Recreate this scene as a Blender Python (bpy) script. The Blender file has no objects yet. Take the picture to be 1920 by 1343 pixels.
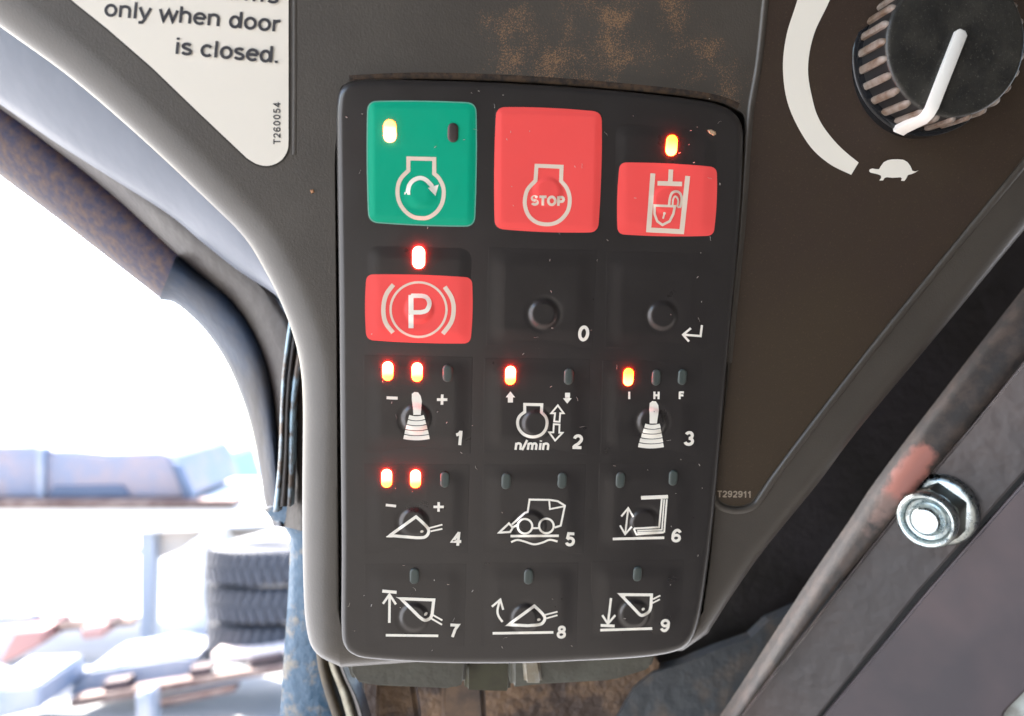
import bpy, bmesh, math, random
from mathutils import Vector, Matrix, noise
from mathutils.geometry import tessellate_polygon
random.seed(4)
R = math.radians
scene = bpy.context.scene
COL = scene.collection

# ------------------------------------------------------------------ camera
FPX = 1500.0                                   # focal length in photo pixels
PITCH = R(8.0)
C0 = Vector((0.0, 0.0, 1.50))
RT = Vector((1, 0, 0)); FW = Vector((0, math.cos(PITCH), math.sin(PITCH))); UP = Vector((0, -math.sin(PITCH), math.cos(PITCH)))
cam = bpy.data.cameras.new('camera'); camo = bpy.data.objects.new('camera', cam); COL.objects.link(camo)
camo.location = C0; camo.rotation_euler = (R(90) + PITCH, 0, 0)
cam.sensor_width = 36; cam.lens = FPX / 1920 * 36
cam.clip_start = 0.005; cam.clip_end = 3000
cam.dof.use_dof = True; cam.dof.focus_distance = 0.188; cam.dof.aperture_fstop = 14.0
scene.camera = camo
# ------------------------------------------------------------------ light
SUN_EL, SUN_AZ = 48.0, -60.0                    # azimuth measured from +Y (behind the console) towards +X
world = bpy.data.worlds.new('World'); scene.world = world; world.use_nodes = True
wn = world.node_tree; bg = wn.nodes['Background']
sky = wn.nodes.new('ShaderNodeTexSky'); sky.sky_type = 'NISHITA'; sky.sun_disc = False
sky.sun_elevation = R(SUN_EL); sky.sun_rotation = R(SUN_AZ); sky.dust_density = 3.0; sky.air_density = 1.0
wn.links.new(sky.outputs[0], bg.inputs[0]); bg.inputs[1].default_value = 0.15
sun = bpy.data.lights.new('sun', 'SUN'); suno = bpy.data.objects.new('sun', sun); COL.objects.link(suno)
sun.energy = 4.5; sun.angle = R(0.5); sun.color = (1.0, 0.97, 0.92)
d = Vector((math.sin(R(SUN_AZ)) * math.cos(R(SUN_EL)), math.cos(R(SUN_AZ)) * math.cos(R(SUN_EL)), math.sin(R(SUN_EL))))
suno.rotation_euler = d.to_track_quat('Z', 'Y').to_euler(); suno.location = (2, 3, 6)
scene.view_settings.view_transform = 'Standard'; scene.view_settings.look = 'None'
scene.view_settings.gamma = 1.0; scene.view_settings.exposure = 3.3
scene.render.engine = 'CYCLES'; scene.cycles.use_denoising = True; scene.cycles.max_bounces = 8
scene.cycles.sample_clamp_indirect = 6.0

# ------------------------------------------------------------------ pixel -> place helpers
def ray(px, py):
    return RT * ((px - 960) / FPX) - UP * ((py - 671.5) / FPX) + FW
def at(px, py, z):                              # point at depth z (m) along the view axis
    return C0 + ray(px, py) * z
N = (RT * 0.157 - UP * 0.205 - FW * 0.967).normalized()     # the console face looks down and slightly right
X0 = at(1000, 700, 0.190)
def P(px, py, off=0.0):                         # point on the console plane, off metres proud of it
    r = ray(px, py); return C0 + r * ((X0 + N * off - C0).dot(N) / r.dot(N))
EU = (P(1100, 700) - P(1000, 700)).normalized(); EV = N.cross(EU).normalized()   # EV points up the panel
MM = 0.001

# ------------------------------------------------------------------ materials
def mat(name, col, rough=0.5, metal=0.0, var=0.0, vscale=60, bump=0.0, bscale=3000, col2=None, spec=0.5, emis=None, estr=0, coat=0, detail=4, ramp=None):
    m = bpy.data.materials.new(name); m.use_nodes = True; nt = m.node_tree; b = nt.nodes['Principled BSDF']
    b.inputs['Base Color'].default_value = (*col, 1); b.inputs['Roughness'].default_value = rough; b.inputs['Metallic'].default_value = metal
    b.inputs['Specular IOR Level'].default_value = spec; b.inputs['Coat Weight'].default_value = coat; b.inputs['Coat Roughness'].default_value = .18
    tc = nt.nodes.new('ShaderNodeTexCoord')
    if col2 is not None:
        n = nt.nodes.new('ShaderNodeTexNoise'); n.inputs['Scale'].default_value = vscale; n.inputs['Detail'].default_value = detail; n.inputs['Roughness'].default_value = .62
        nt.links.new(tc.outputs['Object'], n.inputs['Vector'])
        r = nt.nodes.new('ShaderNodeValToRGB'); r.color_ramp.elements[0].color = (*col, 1); r.color_ramp.elements[1].color = (*col2, 1)
        lo, hi = ramp or (0.4, 0.62); r.color_ramp.elements[0].position = lo; r.color_ramp.elements[1].position = hi
        nt.links.new(n.outputs[0], r.inputs[0]); nt.links.new(r.outputs[0], b.inputs['Base Color'])
        m['ramp_node'] = r.name
    if var:
        n2 = nt.nodes.new('ShaderNodeTexNoise'); n2.inputs['Scale'].default_value = vscale; n2.inputs['Detail'].default_value = 5
        nt.links.new(tc.outputs['Object'], n2.inputs['Vector'])
        mr = nt.nodes.new('ShaderNodeMapRange'); mr.inputs[1].default_value = .3; mr.inputs[2].default_value = .7
        mr.inputs[3].default_value = max(.03, rough - var); mr.inputs[4].default_value = min(1, rough + var)
        nt.links.new(n2.outputs[0], mr.inputs[0]); nt.links.new(mr.outputs[0], b.inputs['Roughness'])
    if bump:
        n3 = nt.nodes.new('ShaderNodeTexNoise'); n3.inputs['Scale'].default_value = bscale; n3.inputs['Detail'].default_value = 2
        nt.links.new(tc.outputs['Object'], n3.inputs['Vector'])
        bp = nt.nodes.new('ShaderNodeBump'); bp.inputs['Strength'].default_value = bump; bp.inputs['Distance'].default_value = 0.0002 if bscale > 300 else 0.002
        nt.links.new(n3.outputs[0], bp.inputs['Height']); nt.links.new(bp.outputs[0], b.inputs['Normal'])
    if emis:
        b.inputs['Emission Color'].default_value = (*emis, 1); b.inputs['Emission Strength'].default_value = estr
    return m

def add_specks(m, scale, thresh, col, mask=None, amt=.8):
    """mix fine dust grains of colour col over the base colour; mask = (centre, radii) in world metres fades them to a patch"""
    nt = m.node_tree; b = nt.nodes['Principled BSDF']; L = nt.links
    geo = nt.nodes.new('ShaderNodeNewGeometry')
    v = nt.nodes.new('ShaderNodeTexNoise'); v.inputs['Scale'].default_value = scale; v.inputs['Detail'].default_value = 3; v.inputs['Roughness'].default_value = .7
    L.new(geo.outputs['Position'], v.inputs['Vector'])
    fac = nt.nodes.new('ShaderNodeMapRange'); fac.inputs[1].default_value = thresh; fac.inputs[2].default_value = thresh + .06
    fac.inputs[4].default_value = amt
    if mask:
        acc = None
        for cen, rad in mask:
            vs = nt.nodes.new('ShaderNodeVectorMath'); vs.operation = 'DISTANCE'; vs.inputs[1].default_value = cen
            L.new(geo.outputs['Position'], vs.inputs[0])
            mm = nt.nodes.new('ShaderNodeMapRange'); mm.interpolation_type = 'SMOOTHSTEP'; mm.inputs[1].default_value = rad; mm.inputs[2].default_value = rad * .15
            L.new(vs.outputs['Value'], mm.inputs[0])
            if acc is None: acc = mm.outputs[0]
            else:
                mx = nt.nodes.new('ShaderNodeMath'); mx.operation = 'MAXIMUM'; L.new(acc, mx.inputs[0]); L.new(mm.outputs[0], mx.inputs[1]); acc = mx.outputs[0]
        n2 = nt.nodes.new('ShaderNodeTexNoise'); n2.inputs['Scale'].default_value = 180; n2.inputs['Detail'].default_value = 4
        L.new(geo.outputs['Position'], n2.inputs['Vector'])
        m2 = nt.nodes.new('ShaderNodeMapRange'); m2.inputs[1].default_value = .3; m2.inputs[2].default_value = .7; m2.inputs[3].default_value = -.1; m2.inputs[4].default_value = .12
        L.new(n2.outputs[0], m2.inputs[0])
        mu = nt.nodes.new('ShaderNodeMath'); mu.operation = 'MULTIPLY_ADD'; mu.inputs[1].default_value = .22; L.new(acc, mu.inputs[0]); mu.inputs[2].default_value = -.15
        ad = nt.nodes.new('ShaderNodeMath'); ad.operation = 'ADD'; L.new(mu.outputs[0], ad.inputs[0]); L.new(v.outputs[0], ad.inputs[1])
        a2 = nt.nodes.new('ShaderNodeMath'); a2.operation = 'ADD'; L.new(ad.outputs[0], a2.inputs[0]); L.new(m2.outputs[0], a2.inputs[1])
        L.new(a2.outputs[0], fac.inputs[0])
    else:
        L.new(v.outputs[0], fac.inputs[0])
    mix = nt.nodes.new('ShaderNodeMix'); mix.data_type = 'RGBA'
    bc = b.inputs['Base Color']
    if bc.is_linked: L.new(bc.links[0].from_socket, mix.inputs['A'])
    else: mix.inputs['A'].default_value = bc.default_value[:]
    mix.inputs['B'].default_value = (*col, 1)
    L.new(fac.outputs[0], mix.inputs['Factor']); L.new(mix.outputs['Result'], bc)

M = {}
M['console'] = mat('console_plastic', (.052, .0445, .0365), .48, coat=.2, bump=.3, bscale=2200, col2=(.061, .0525, .043), vscale=40)
M['keypad'] = mat('keypad_rubber', (.0225, .0195, .0183), .34, coat=.35, bump=.06, bscale=2500, var=.06, vscale=120)
M['key'] = mat('key_membrane', (.0215, .0185, .0175), .33, coat=.35, bump=.06, bscale=2500, var=.06, vscale=150)
M['green'] = mat('green_print', (.001, .34, .195), .42, spec=.25, var=.08, vscale=300, bump=.05)
M['greenline'] = mat('pale_green_print', (.12, .36, .27), .45)
M['red'] = mat('red_print', (.82, .085, .078), .42, spec=.25, var=.08, vscale=300, bump=.05)
M['print'] = mat('cream_print', (.80, .76, .67), .5)
M['printr'] = mat('cream_print_on_colour', (.70, .58, .47), .5)
M['off'] = mat('unlit_lens', (.055, .068, .062), .35)
M['offd'] = mat('unlit_dark_lens', (.045, .035, .032), .4)
M['decal'] = mat('matt_decal_film', (.034, .021, .014), .55, bump=.2, bscale=3000, col2=(.040, .0265, .0145), vscale=22, ramp=(.38,.66))
M['sticker'] = mat('sticker_vinyl', (.74, .69, .60), .45)
M['ink'] = mat('sticker_ink', (.035, .034, .038), .5)
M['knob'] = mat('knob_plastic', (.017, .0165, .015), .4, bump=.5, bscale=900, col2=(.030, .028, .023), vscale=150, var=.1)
M['rib'] = mat('worn_rib', (.22, .185, .155), .55, col2=(.13, .085, .055), vscale=300)
M['white'] = mat('white_pointer', (.75, .73, .68), .4)
M['black'] = mat('black_gap', (.008, .008, .009), .6)
M['zinc'] = mat('zinc_plating', (.34, .40, .42), .30, metal=1.0, var=.1, vscale=500, col2=(.52, .56, .54), bump=.3, bscale=900)
M['zincd'] = mat('dull_zinc', (.16, .17, .15), .4, metal=.8)
M['rail'] = mat('grey_purple_paint', (.064, .045, .041), .42, bump=.3, bscale=160, col2=(.038, .033, .034), vscale=14, var=.08)
M['rail2'] = mat('purple_grey_panel', (.062, .044, .048), .5, bump=.12, bscale=80, col2=(.036, .030, .036), vscale=18, var=.06)
M['wornedge'] = mat('worn_brown_edge', (.018, .0145, .013), .6, bump=.5, bscale=600, col2=(.050, .035, .028), vscale=200, ramp=(.42, .66))
M['primer'] = mat('pink_primer', (.48, .17, .13), .6, bump=.4, bscale=500, col2=(.26, .14, .11), vscale=250)
M['shadow'] = mat('shade_black_steel', (.012, .010, .009), .5, bump=.3, bscale=200, col2=(.024, .020, .022), vscale=30)  # near black puts the shade of the gap into the colour
M['bluesteel'] = mat('blue_grey_steel', (.030, .075, .125), .42, bump=.4, bscale=250, col2=(.17, .15, .12), vscale=110, ramp=(.50, .62), detail=8)
M['sheet'] = mat('dusty_blue_sheet', (.048, .054, .060), .5, bump=.4, bscale=200, col2=(.12, .095, .075), vscale=70, ramp=(.5, .72), detail=8)
M['rusttube'] = mat('rusty_purple_tube', (.016, .012, .032), .65, spec=.3, bump=.8, bscale=450, col2=(.062, .032, .024), vscale=320, ramp=(.40, .64), detail=8)
M['frame'] = mat('navy_frame_paint', (.009, .020, .042), .62, spec=.3, bump=.3, bscale=120, col2=(.026, .024, .026), vscale=25, var=.08)
M['liner'] = mat('grey_liner', (.095, .105, .13), .42, bump=.15, bscale=120, var=.08, vscale=30)
M['taupe'] = mat('taupe_trim', (.034, .027, .022), .5, bump=.3, bscale=200, col2=(.020, .014, .012), vscale=40)
M['seal'] = mat('pale_blue_seal', (.26, .36, .42), .5, col2=(.12, .09, .07), vscale=160, ramp=(.45, .58), detail=6)
M['bracket'] = mat('grey_bracket', (.085, .085, .070), .5, bump=.2, bscale=300, col2=(.065, .062, .050), vscale=60)
M['rust'] = mat('rusty_floor_steel', (.17, .105, .060), .65, bump=.7, bscale=260, col2=(.05, .032, .024), vscale=55, ramp=(.42, .56), detail=8)
M['dust'] = mat('pale_lint', (.55, .50, .44), .8)
M['crumb'] = mat('sandy_crumb', (.50, .33, .20), .8)
M['roof'] = mat('unseen_cab_lining', (.05, .045, .04), .8)

def lamp_mat(name, lo, hi, e_lo, e_hi):
    m = bpy.data.materials.new(name); m.use_nodes = True; nt = m.node_tree; b = nt.nodes['Principled BSDF']
    b.inputs['Base Color'].default_value = (.5, .3, .1, 1)
    tc = nt.nodes.new('ShaderNodeTexCoord'); sp = nt.nodes.new('ShaderNodeSeparateXYZ'); nt.links.new(tc.outputs['Generated'], sp.inputs[0])
    r = nt.nodes.new('ShaderNodeValToRGB'); nt.links.new(sp.outputs['Y'], r.inputs[0])
    r.color_ramp.elements[0].color = (*lo, 1); r.color_ramp.elements[1].color = (*hi, 1)
    r.color_ramp.elements[0].position = .25; r.color_ramp.elements[1].position = .75
    nt.links.new(r.outputs[0], b.inputs['Emission Color'])
    mr = nt.nodes.new('ShaderNodeMapRange'); nt.links.new(sp.outputs['Y'], mr.inputs[0]); mr.inputs[3].default_value = e_lo; mr.inputs[4].default_value = e_hi
    nt.links.new(mr.outputs[0], b.inputs['Emission Strength'])
    return m
# the lens glows hotter where the diode sits (bottom or top of the lens)
M['led_hot_low'] = lamp_mat('lit_amber_lens_low', (1, .022, .012), (1, .0145, .002), 26, 20)
M['led_hot_high'] = lamp_mat('lit_amber_lens_high', (1, .0145, .0012), (1, .019, .009), 20, 27)
M['led_red'] = lamp_mat('lit_red_lens', (1, .014, .009), (1, .015, .010), 27, 27)
M['led_amber'] = lamp_mat('lit_yellow_lens', (1, .020, .0035), (1, .0135, .0006), 20, 16)

# ------------------------------------------------------------------ object helpers
def link(name, me, m, parent=None, smooth=False):
    if m is not None: me.materials.append(m)
    o = bpy.data.objects.new(name, me); COL.objects.link(o)
    if parent is not None: o.parent = parent
    if smooth:
        for p in me.polygons: p.use_smooth = True
    return o
def world_origin(parent):
    v = Vector((0, 0, 0)); p = parent
    while p is not None: v = v + p.location; p = p.parent
    return v
def mesh(name, verts, faces, m, parent=None, smooth=False, org=None):
    """verts in world metres; the object sits at its parent's origin, or at org / the first vertex when top-level"""
    if parent is not None: o0 = world_origin(parent)
    else: o0 = Vector(org) if org is not None else sum((Vector(v) for v in verts), Vector()) / max(1, len(verts))
    me = bpy.data.meshes.new(name); me.from_pydata([tuple(Vector(v) - o0) for v in verts], [], faces); me.validate(); me.update()
    bm = bmesh.new(); bm.from_mesh(me); bmesh.ops.recalc_face_normals(bm, faces=bm.faces) if len(faces) < 4000 and name not in ('symbol', 'number', 'lettering', 'coloured_face', 'button') else None
    bm.to_mesh(me); bm.free()
    o = link(name, me, m, parent, smooth)
    if parent is None: o.location = o0
    return o
def thing(name, label, cat, loc, group=None):
    o = bpy.data.objects.new(name, None); COL.objects.link(o); o.location = loc; o.empty_display_size = .01
    o['label'] = label; o['category'] = cat
    if group: o['group'] = group
    return o
def tag(o, label, cat, group=None, kind=None):
    if label: o['label'] = label
    if cat: o['category'] = cat
    if group: o['group'] = group
    if kind: o['kind'] = kind
    return o
def autosmooth(o, ang=35):
    me = o.data
    for p in me.polygons: p.use_smooth = True
    try: me.set_sharp_from_angle(angle=R(ang))
    except Exception: pass

def catmull(pts, n=8, closed=False):
    pts = [Vector(p) for p in pts]; out = []; k = len(pts)
    for i in range(k if closed else k - 1):
        if closed: a, b, c, d = pts[(i - 1) % k], pts[i], pts[(i + 1) % k], pts[(i + 2) % k]
        else: a, b, c, d = pts[max(i - 1, 0)], pts[i], pts[i + 1], pts[min(i + 2, k - 1)]
        for j in range(n):
            t = j / n
            out.append(.5 * ((2 * b) + (c - a) * t + (2 * a - 5 * b + 4 * c - d) * t * t + (3 * b - a - 3 * c + d) * t ** 3))
    if not closed: out.append(pts[-1])
    return out
def arc(cx, cy, rx, ry, a0, a1, n=18):
    return [(cx + rx * math.cos(R(a0 + (a1 - a0) * i / n)), cy + ry * math.sin(R(a0 + (a1 - a0) * i / n))) for i in range(n + 1)]
def rounded(pts, rad, n=7):
    """round the corners of a closed 2D polygon; rad a number or one per corner"""
    k = len(pts); out = []
    for i in range(k):
        p = Vector(pts[i]); a = Vector(pts[i - 1]) - p; b = Vector(pts[(i + 1) % k]) - p
        r = rad[i] if isinstance(rad, (list, tuple)) else rad
        if r <= 0: out.append(p); continue
        da, db = min(r, a.length * .49), min(r, b.length * .49)
        s, e = p + a.normalized() * da, p + b.normalized() * db
        for j in range(n + 1):
            t = j / n; out.append(s * (1 - t) ** 2 + p * 2 * t * (1 - t) * .9 + p * .2 * t * (1 - t) + e * t * t)
    return out
def offset_poly(poly, dist):
    """move a closed 2D polygon inward by dist (either winding), per-vertex"""
    k = len(poly); area = sum(poly[i - 1][0] * poly[i][1] - poly[i][0] * poly[i - 1][1] for i in range(k))
    s = 1 if area > 0 else -1; out = []
    for i in range(k):
        a, p, b = Vector(poly[i - 1]), Vector(poly[i]), Vector(poly[(i + 1) % k])
        t = (b - a)
        if t.length < 1e-9: out.append(p); continue
        t.normalize(); out.append(p + Vector((-t.y, t.x)) * s * dist)
    return out

# ================================================================== KEYPAD HEIGHT FIELD (photo pixels -> mm proud of the keypad face)
KEY = 3.2 * MM
def sstep(a, b, x):
    t = max(0, min(1, (x - a) / (b - a))); return t * t * (3 - 2 * t)
def quad_uv(q, x, y):
    """approx bilinear inverse in a near-rectangular quad (tl, tr, br, bl) -> u, v in 0..1 and pixel sizes"""
    (x0, y0), (x1, y1), (x2, y2), (x3, y3) = q
    v = .5; u = .5
    for _ in range(4):
        lx, rx = x0 + (x3 - x0) * v, x1 + (x2 - x1) * v; u = (x - lx) / (rx - lx)
        ty, by = y0 + (y1 - y0) * u, y3 + (y2 - y3) * u; v = (y - ty) / (by - ty)
    return u, v, rx - lx, by - ty
BUT = []      # quad, dome centre
def B(q, dome=None, H=.75, fl=26, dh=.7): BUT.append(dict(q=q, dome=dome, H=H, fl=fl, dh=dh)); return len(BUT) - 1
B([(684, 184), (898, 188), (895, 428), (685, 420)], (789, 365), .30, 20, .28)
B([(923, 194), (1135, 202), (1128, 443), (921, 434)], (1027, 360), .30, 20, .28)
B([(1146, 222), (1356, 236), (1346, 452), (1144, 446)], (1250, 375), .3, 34, .25)
B([(680, 452), (893, 458), (889, 654), (681, 648)], (786, 580), .3, 34, .28)
B([(914, 462), (1120, 468), (1113, 654), (910, 650)], (1019, 589), .27, 38, .55)
B([(1136, 470), (1334, 474), (1326, 656), (1132, 654)], (1242, 592), .27, 38, .55)
B([(680, 664), (888, 668), (884, 852), (680, 850)], (780, 785), .27, 38, .55)
B([(906, 670), (1108, 672), (1104, 854), (904, 852)], (1006, 795), .27, 38, .55)
B([(1128, 674), (1318, 676), (1310, 856), (1124, 854)], (1222, 792), .27, 38, .55)
B([(680, 868), (882, 870), (878, 1040), (680, 1040)], (776, 980), .27, 38, .55)
B([(904, 870), (1100, 870), (1095, 1040), (902, 1040)], (995, 985), .27, 38, .55)
B([(1122, 868), (1306, 866), (1300, 1034), (1118, 1038)], (1208, 982), .27, 38, .55)
B([(682, 1056), (876, 1056), (872, 1214), (684, 1216)], (776, 1158), .27, 38, .55)
B([(900, 1054), (1086, 1054), (1082, 1212), (898, 1214)], (985, 1160), .27, 38, .55)
B([(1108, 1052), (1284, 1048), (1276, 1200), (1104, 1206)], (1188, 1152), .27, 38, .55)
def pill(b, x, y):
    u, v, w, h = quad_uv(b['q'], x, y)
    dx, dy = min(u, 1 - u) * w, min(v, 1 - v) * h
    if dx <= 0 or dy <= 0: return 0.0
    f = b['fl']
    ex, ey = sstep(0, f, dx), sstep(0, f, dy)
    z = b['H'] * (ex * ey) ** 1.15
    cx, cy = b['dome']; r = math.hypot(x - cx, (y - cy))
    z += b['dh'] * (1 - sstep(19, 29, r)) - .10 * math.exp(-((r - 31) / 4.5) ** 2) * b['dh'] / .8
    # shallow dish round the dome
    z -= .18 * math.exp(-(r / 55) ** 2)
    return z
def hmm(x, y):
    for b in BUT:
        q = b['q']
        if q[0][0] - 8 < x < q[1][0] + 8 and min(q[0][1], q[1][1]) - 2 < y < max(q[2][1], q[3][1]) + 2:
            z = pill(b, x, y)
            if z: return z
    return 0.0
LIFT = [0.05]
def KP(x, y, eps): return P(x, y, KEY + (hmm(x, y) + eps) * MM)

# ------------------------------------------------------------------ print: strokes, filled shapes and letters laid on a surface function S(x, y, eps_mm)
class Ink:
    def __init__(s, S, k=1.0): s.k = k; s.S = S; s.v = []; s.f = []; s.e = .09
    def _lift(s): s.e += .006
    def stroke(s, pts, w, closed=False, step=5.0):
        pts = [Vector(p[:2]) for p in pts]; q = []
        k = len(pts)
        for i in range(k if closed else k - 1):
            a, b = pts[i], pts[(i + 1) % k]; L = (b - a).length
            if L < 1e-6: continue
            n = max(1, int(math.ceil(L / step)))
            for j in range(n): q.append((a.lerp(b, j / n)))
        if not closed: q.append(pts[-1])
        k = len(q); base = len(s.v); rows = []
        for i in range(k):
            p = q[i]
            a = q[i - 1] if (closed or i) else None; b = q[(i + 1) % k] if (closed or i < k - 1) else None
            t1 = (p - a).normalized() if a is not None else (b - p).normalized()
            t2 = (b - p).normalized() if b is not None else t1
            n1, n2 = Vector((-t1.y, t1.x)), Vector((-t2.y, t2.x)); m = n1 + n2
            if m.length < .25: m = n1
            m.normalize(); ml = min(2.2, 1 / max(.3, m.dot(n1)))
            wl = w * s.k
            rows.append((p + m * wl * .5 * ml, p, p - m * wl * .5 * ml))
        for r in rows:
            for p in r: s.v.append(s.S(p.x, p.y, s.e))
        for i in range(k if closed else k - 1):
            a, b = base + 3 * i, base + 3 * ((i + 1) % k)
            s.f += [(a, a + 1, b + 1, b), (a + 1, a + 2, b + 2, b + 1)]
        s._lift()
    def dot(s, cx, cy, rx, ry=None, rot=0, n=14):
        ry = ry or rx; c, q = math.cos(R(rot)), math.sin(R(rot)); b = len(s.v); s.v.append(s.S(cx, cy, s.e))
        for i in range(n):
            x, y = rx * math.cos(i * 2 * math.pi / n), ry * math.sin(i * 2 * math.pi / n)
            s.v.append(s.S(cx + x * c - y * q, cy + x * q + y * c, s.e))
        s.f += [(b, b + 1 + i, b + 1 + (i + 1) % n) for i in range(n)]; s._lift()
    def fill(s, poly, step=7.0):
        poly = [Vector((p[0], p[1], 0)) for p in poly]; bm = bmesh.new()
        vs = [bm.verts.new(p) for p in poly]
        for t in tessellate_polygon([poly]):
            try: bm.faces.new([vs[i] for i in t])
            except Exception: pass
        for _ in range(9):
            lg = [e for e in bm.edges if e.calc_length() > step]
            if not lg: break
            bmesh.ops.subdivide_edges(bm, edges=lg, cuts=1); bmesh.ops.triangulate(bm, faces=bm.faces)
        b = len(s.v); bm.verts.index_update()
        for v in bm.verts: s.v.append(s.S(v.co.x, v.co.y, s.e))
        for f in bm.faces: s.f.append(tuple(b + v.index for v in f.verts))
        bm.free(); s._lift()
    def done(s, name, m, parent):
        # make every print face look out of the surface
        f2 = []
        for f in s.f:
            a, b, c = (s.v[i] for i in f[:3]); f2.append(f if (b - a).cross(c - a).dot(N) > 0 else tuple(reversed(f)))
        return mesh(name, s.v, f2, m, parent, smooth=True)

def refl(p, cx=.38, cy=.5): return [(2 * cx - x, 2 * cy - y) for x, y in p]
six = [arc(.38, .31, .25, .22, 0, 360, 28), arc(.42, .46, .29, .44, 38, 195)]
G = {
 '0': (.76, [arc(.38, .5, .25, .41, 0, 360, 30)]),
 '1': (.62, [[(.38, 0), (.38, 1)], [(.08, .70), (.25, .76), (.36, .93)]]),
 '2': (.74, [arc(.37, .67, .24, .24, 172, -35, 18) + [(.42, .36), (.2, .2), (.12, .09)], [(.05, .09), (.66, .09)]]),
 '3': (.74, [arc(.35, .71, .21, .2, 160, -90, 18), arc(.36, .3, .25, .21, 95, -165, 20)]),
 '4': (.76, [[(.5, 0), (.5, 1)], [(.5, .93), (.12, .31), (.72, .31)]]),
 '5': (.74, [[(.62, .9), (.22, .9), (.16, .5)], arc(.36, .34, .25, .25, 145, -160, 22)]),
 '6': (.76, six),
 '7': (.70, [[(.05, .9), (.62, .9), (.42, .55), (.28, 0)]]),
 '8': (.76, [arc(.37, .72, .20, .18, 0, 360, 24), arc(.37, .3, .25, .21, 0, 360, 26)]),
 '9': (.76, [refl(p) for p in six]),
 'S': (.78, [arc(.38, .71, .25, .20, 25, 270, 20)[:-3] + arc(.39, .29, .26, .20, 75, -160, 20)]),
 'T': (.72, [[(.0, .9), (.70, .9)], [(.35, .9), (.35, 0)]]),
 'O': (.92, [arc(.45, .5, .34, .41, 0, 360, 32)]),
 'P': (.76, [[(.13, 0), (.13, 1)], [(.13, .9), (.4, .9)] + arc(.42, .67, .22, .23, 90, -90, 12) + [(.13, .44)]]),
 'I': (.36, [[(.16, 0), (.16, 1)]]),
 'H': (.80, [[(.12, 0), (.12, 1)], [(.62, 0), (.62, 1)], [(.12, .52), (.62, .52)]]),
 'F': (.68, [[(.12, 0), (.12, 1)], [(.12, .91), (.62, .91)], [(.12, .5), (.56, .5)]]),
 'a': (.64, [arc(.29, .52, .2, .16, 160, 0, 10) + [(.5, .1), (.56, 0)], arc(.27, .2, .18, .15, 60, 330, 14)]),
 'c': (.60, [arc(.31, .36, .23, .31, 42, 318, 20)]),
 'd': (.66, [arc(.29, .36, .2, .31, 0, 360, 24), [(.53, 0), (.53, 1)]]),
 'e': (.62, [[(.1, .38), (.54, .38)], arc(.31, .36, .23, .31, 5, 318, 22)]),
 'h': (.66, [[(.12, 0), (.12, 1)], arc(.32, .44, .2, .23, 180, 0, 12) + [(.52, 0)]]),
 'i': (.28, [[(.13, 0), (.13, .72)], [(.13, .86), (.13, 1)]]),
 'l': (.28, [[(.13, 0), (.13, 1)]]),
 'm': (1.0, [[(.12, 0), (.12, .72)], arc(.29, .45, .17, .22, 180, 0, 12) + [(.46, 0)], arc(.63, .45, .17, .22, 180, 0, 12) + [(.80, 0)]]),
 'n': (.66, [[(.12, 0), (.12, .72)], arc(.32, .44, .2, .23, 180, 0, 12) + [(.52, 0)]]),
 'o': (.64, [arc(.32, .36, .22, .31, 0, 360, 24)]),
 'r': (.42, [[(.12, 0), (.12, .72)], arc(.34, .42, .22, .24, 180, 80, 8)]),
 's': (.58, [arc(.28, .52, .17, .14, 25, 250, 12)[:-1] + arc(.28, .2, .19, .15, 70, -160, 14)]),
 'w': (.86, [[(.04, .72), (.22, .04), (.42, .68), (.62, .04), (.80, .72)]]),
 'y': (.60, [[(.05, .72), (.29, .05)], [(.53, .72), (.27, -.06), (.19, -.2), (.04, -.2)]]),
 '.': (.30, [[(.14, 0), (.14, .15)]]),
 '/': (.38, [[(.02, -.02), (.34, 1.02)]]),
 ' ': (.34, []),
}
def write(ink, text, x, y, h, width, ang=0.0, wt=.2, slant=0.0, track=.04, align='l'):
    """baseline start (x, y) in photo pixels, cap height h, total width fitted; angle in degrees clockwise on the picture"""
    tot = sum(G[c][0] + track for c in text) - track
    kx = width / tot if width else h
    ca, sa = math.cos(R(ang)), math.sin(R(ang)); cur = -width if align == 'r' else 0.0
    for ch in text:
        adv, paths = G[ch]
        for p in paths:
            q = []
            for gx, gy in p:
                lx = cur + gx * kx + slant * gy * h; ly = -gy * h
                q.append((x + lx * ca - ly * sa, y + lx * sa + ly * ca))
            closed = (Vector(q[0]) - Vector(q[-1])).length < .01 * h
            if closed: q = q[:-1]
            ink.stroke(q, wt * h, closed=closed, step=max(2.0, h * .15))
        cur += (adv + track) * kx

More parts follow.
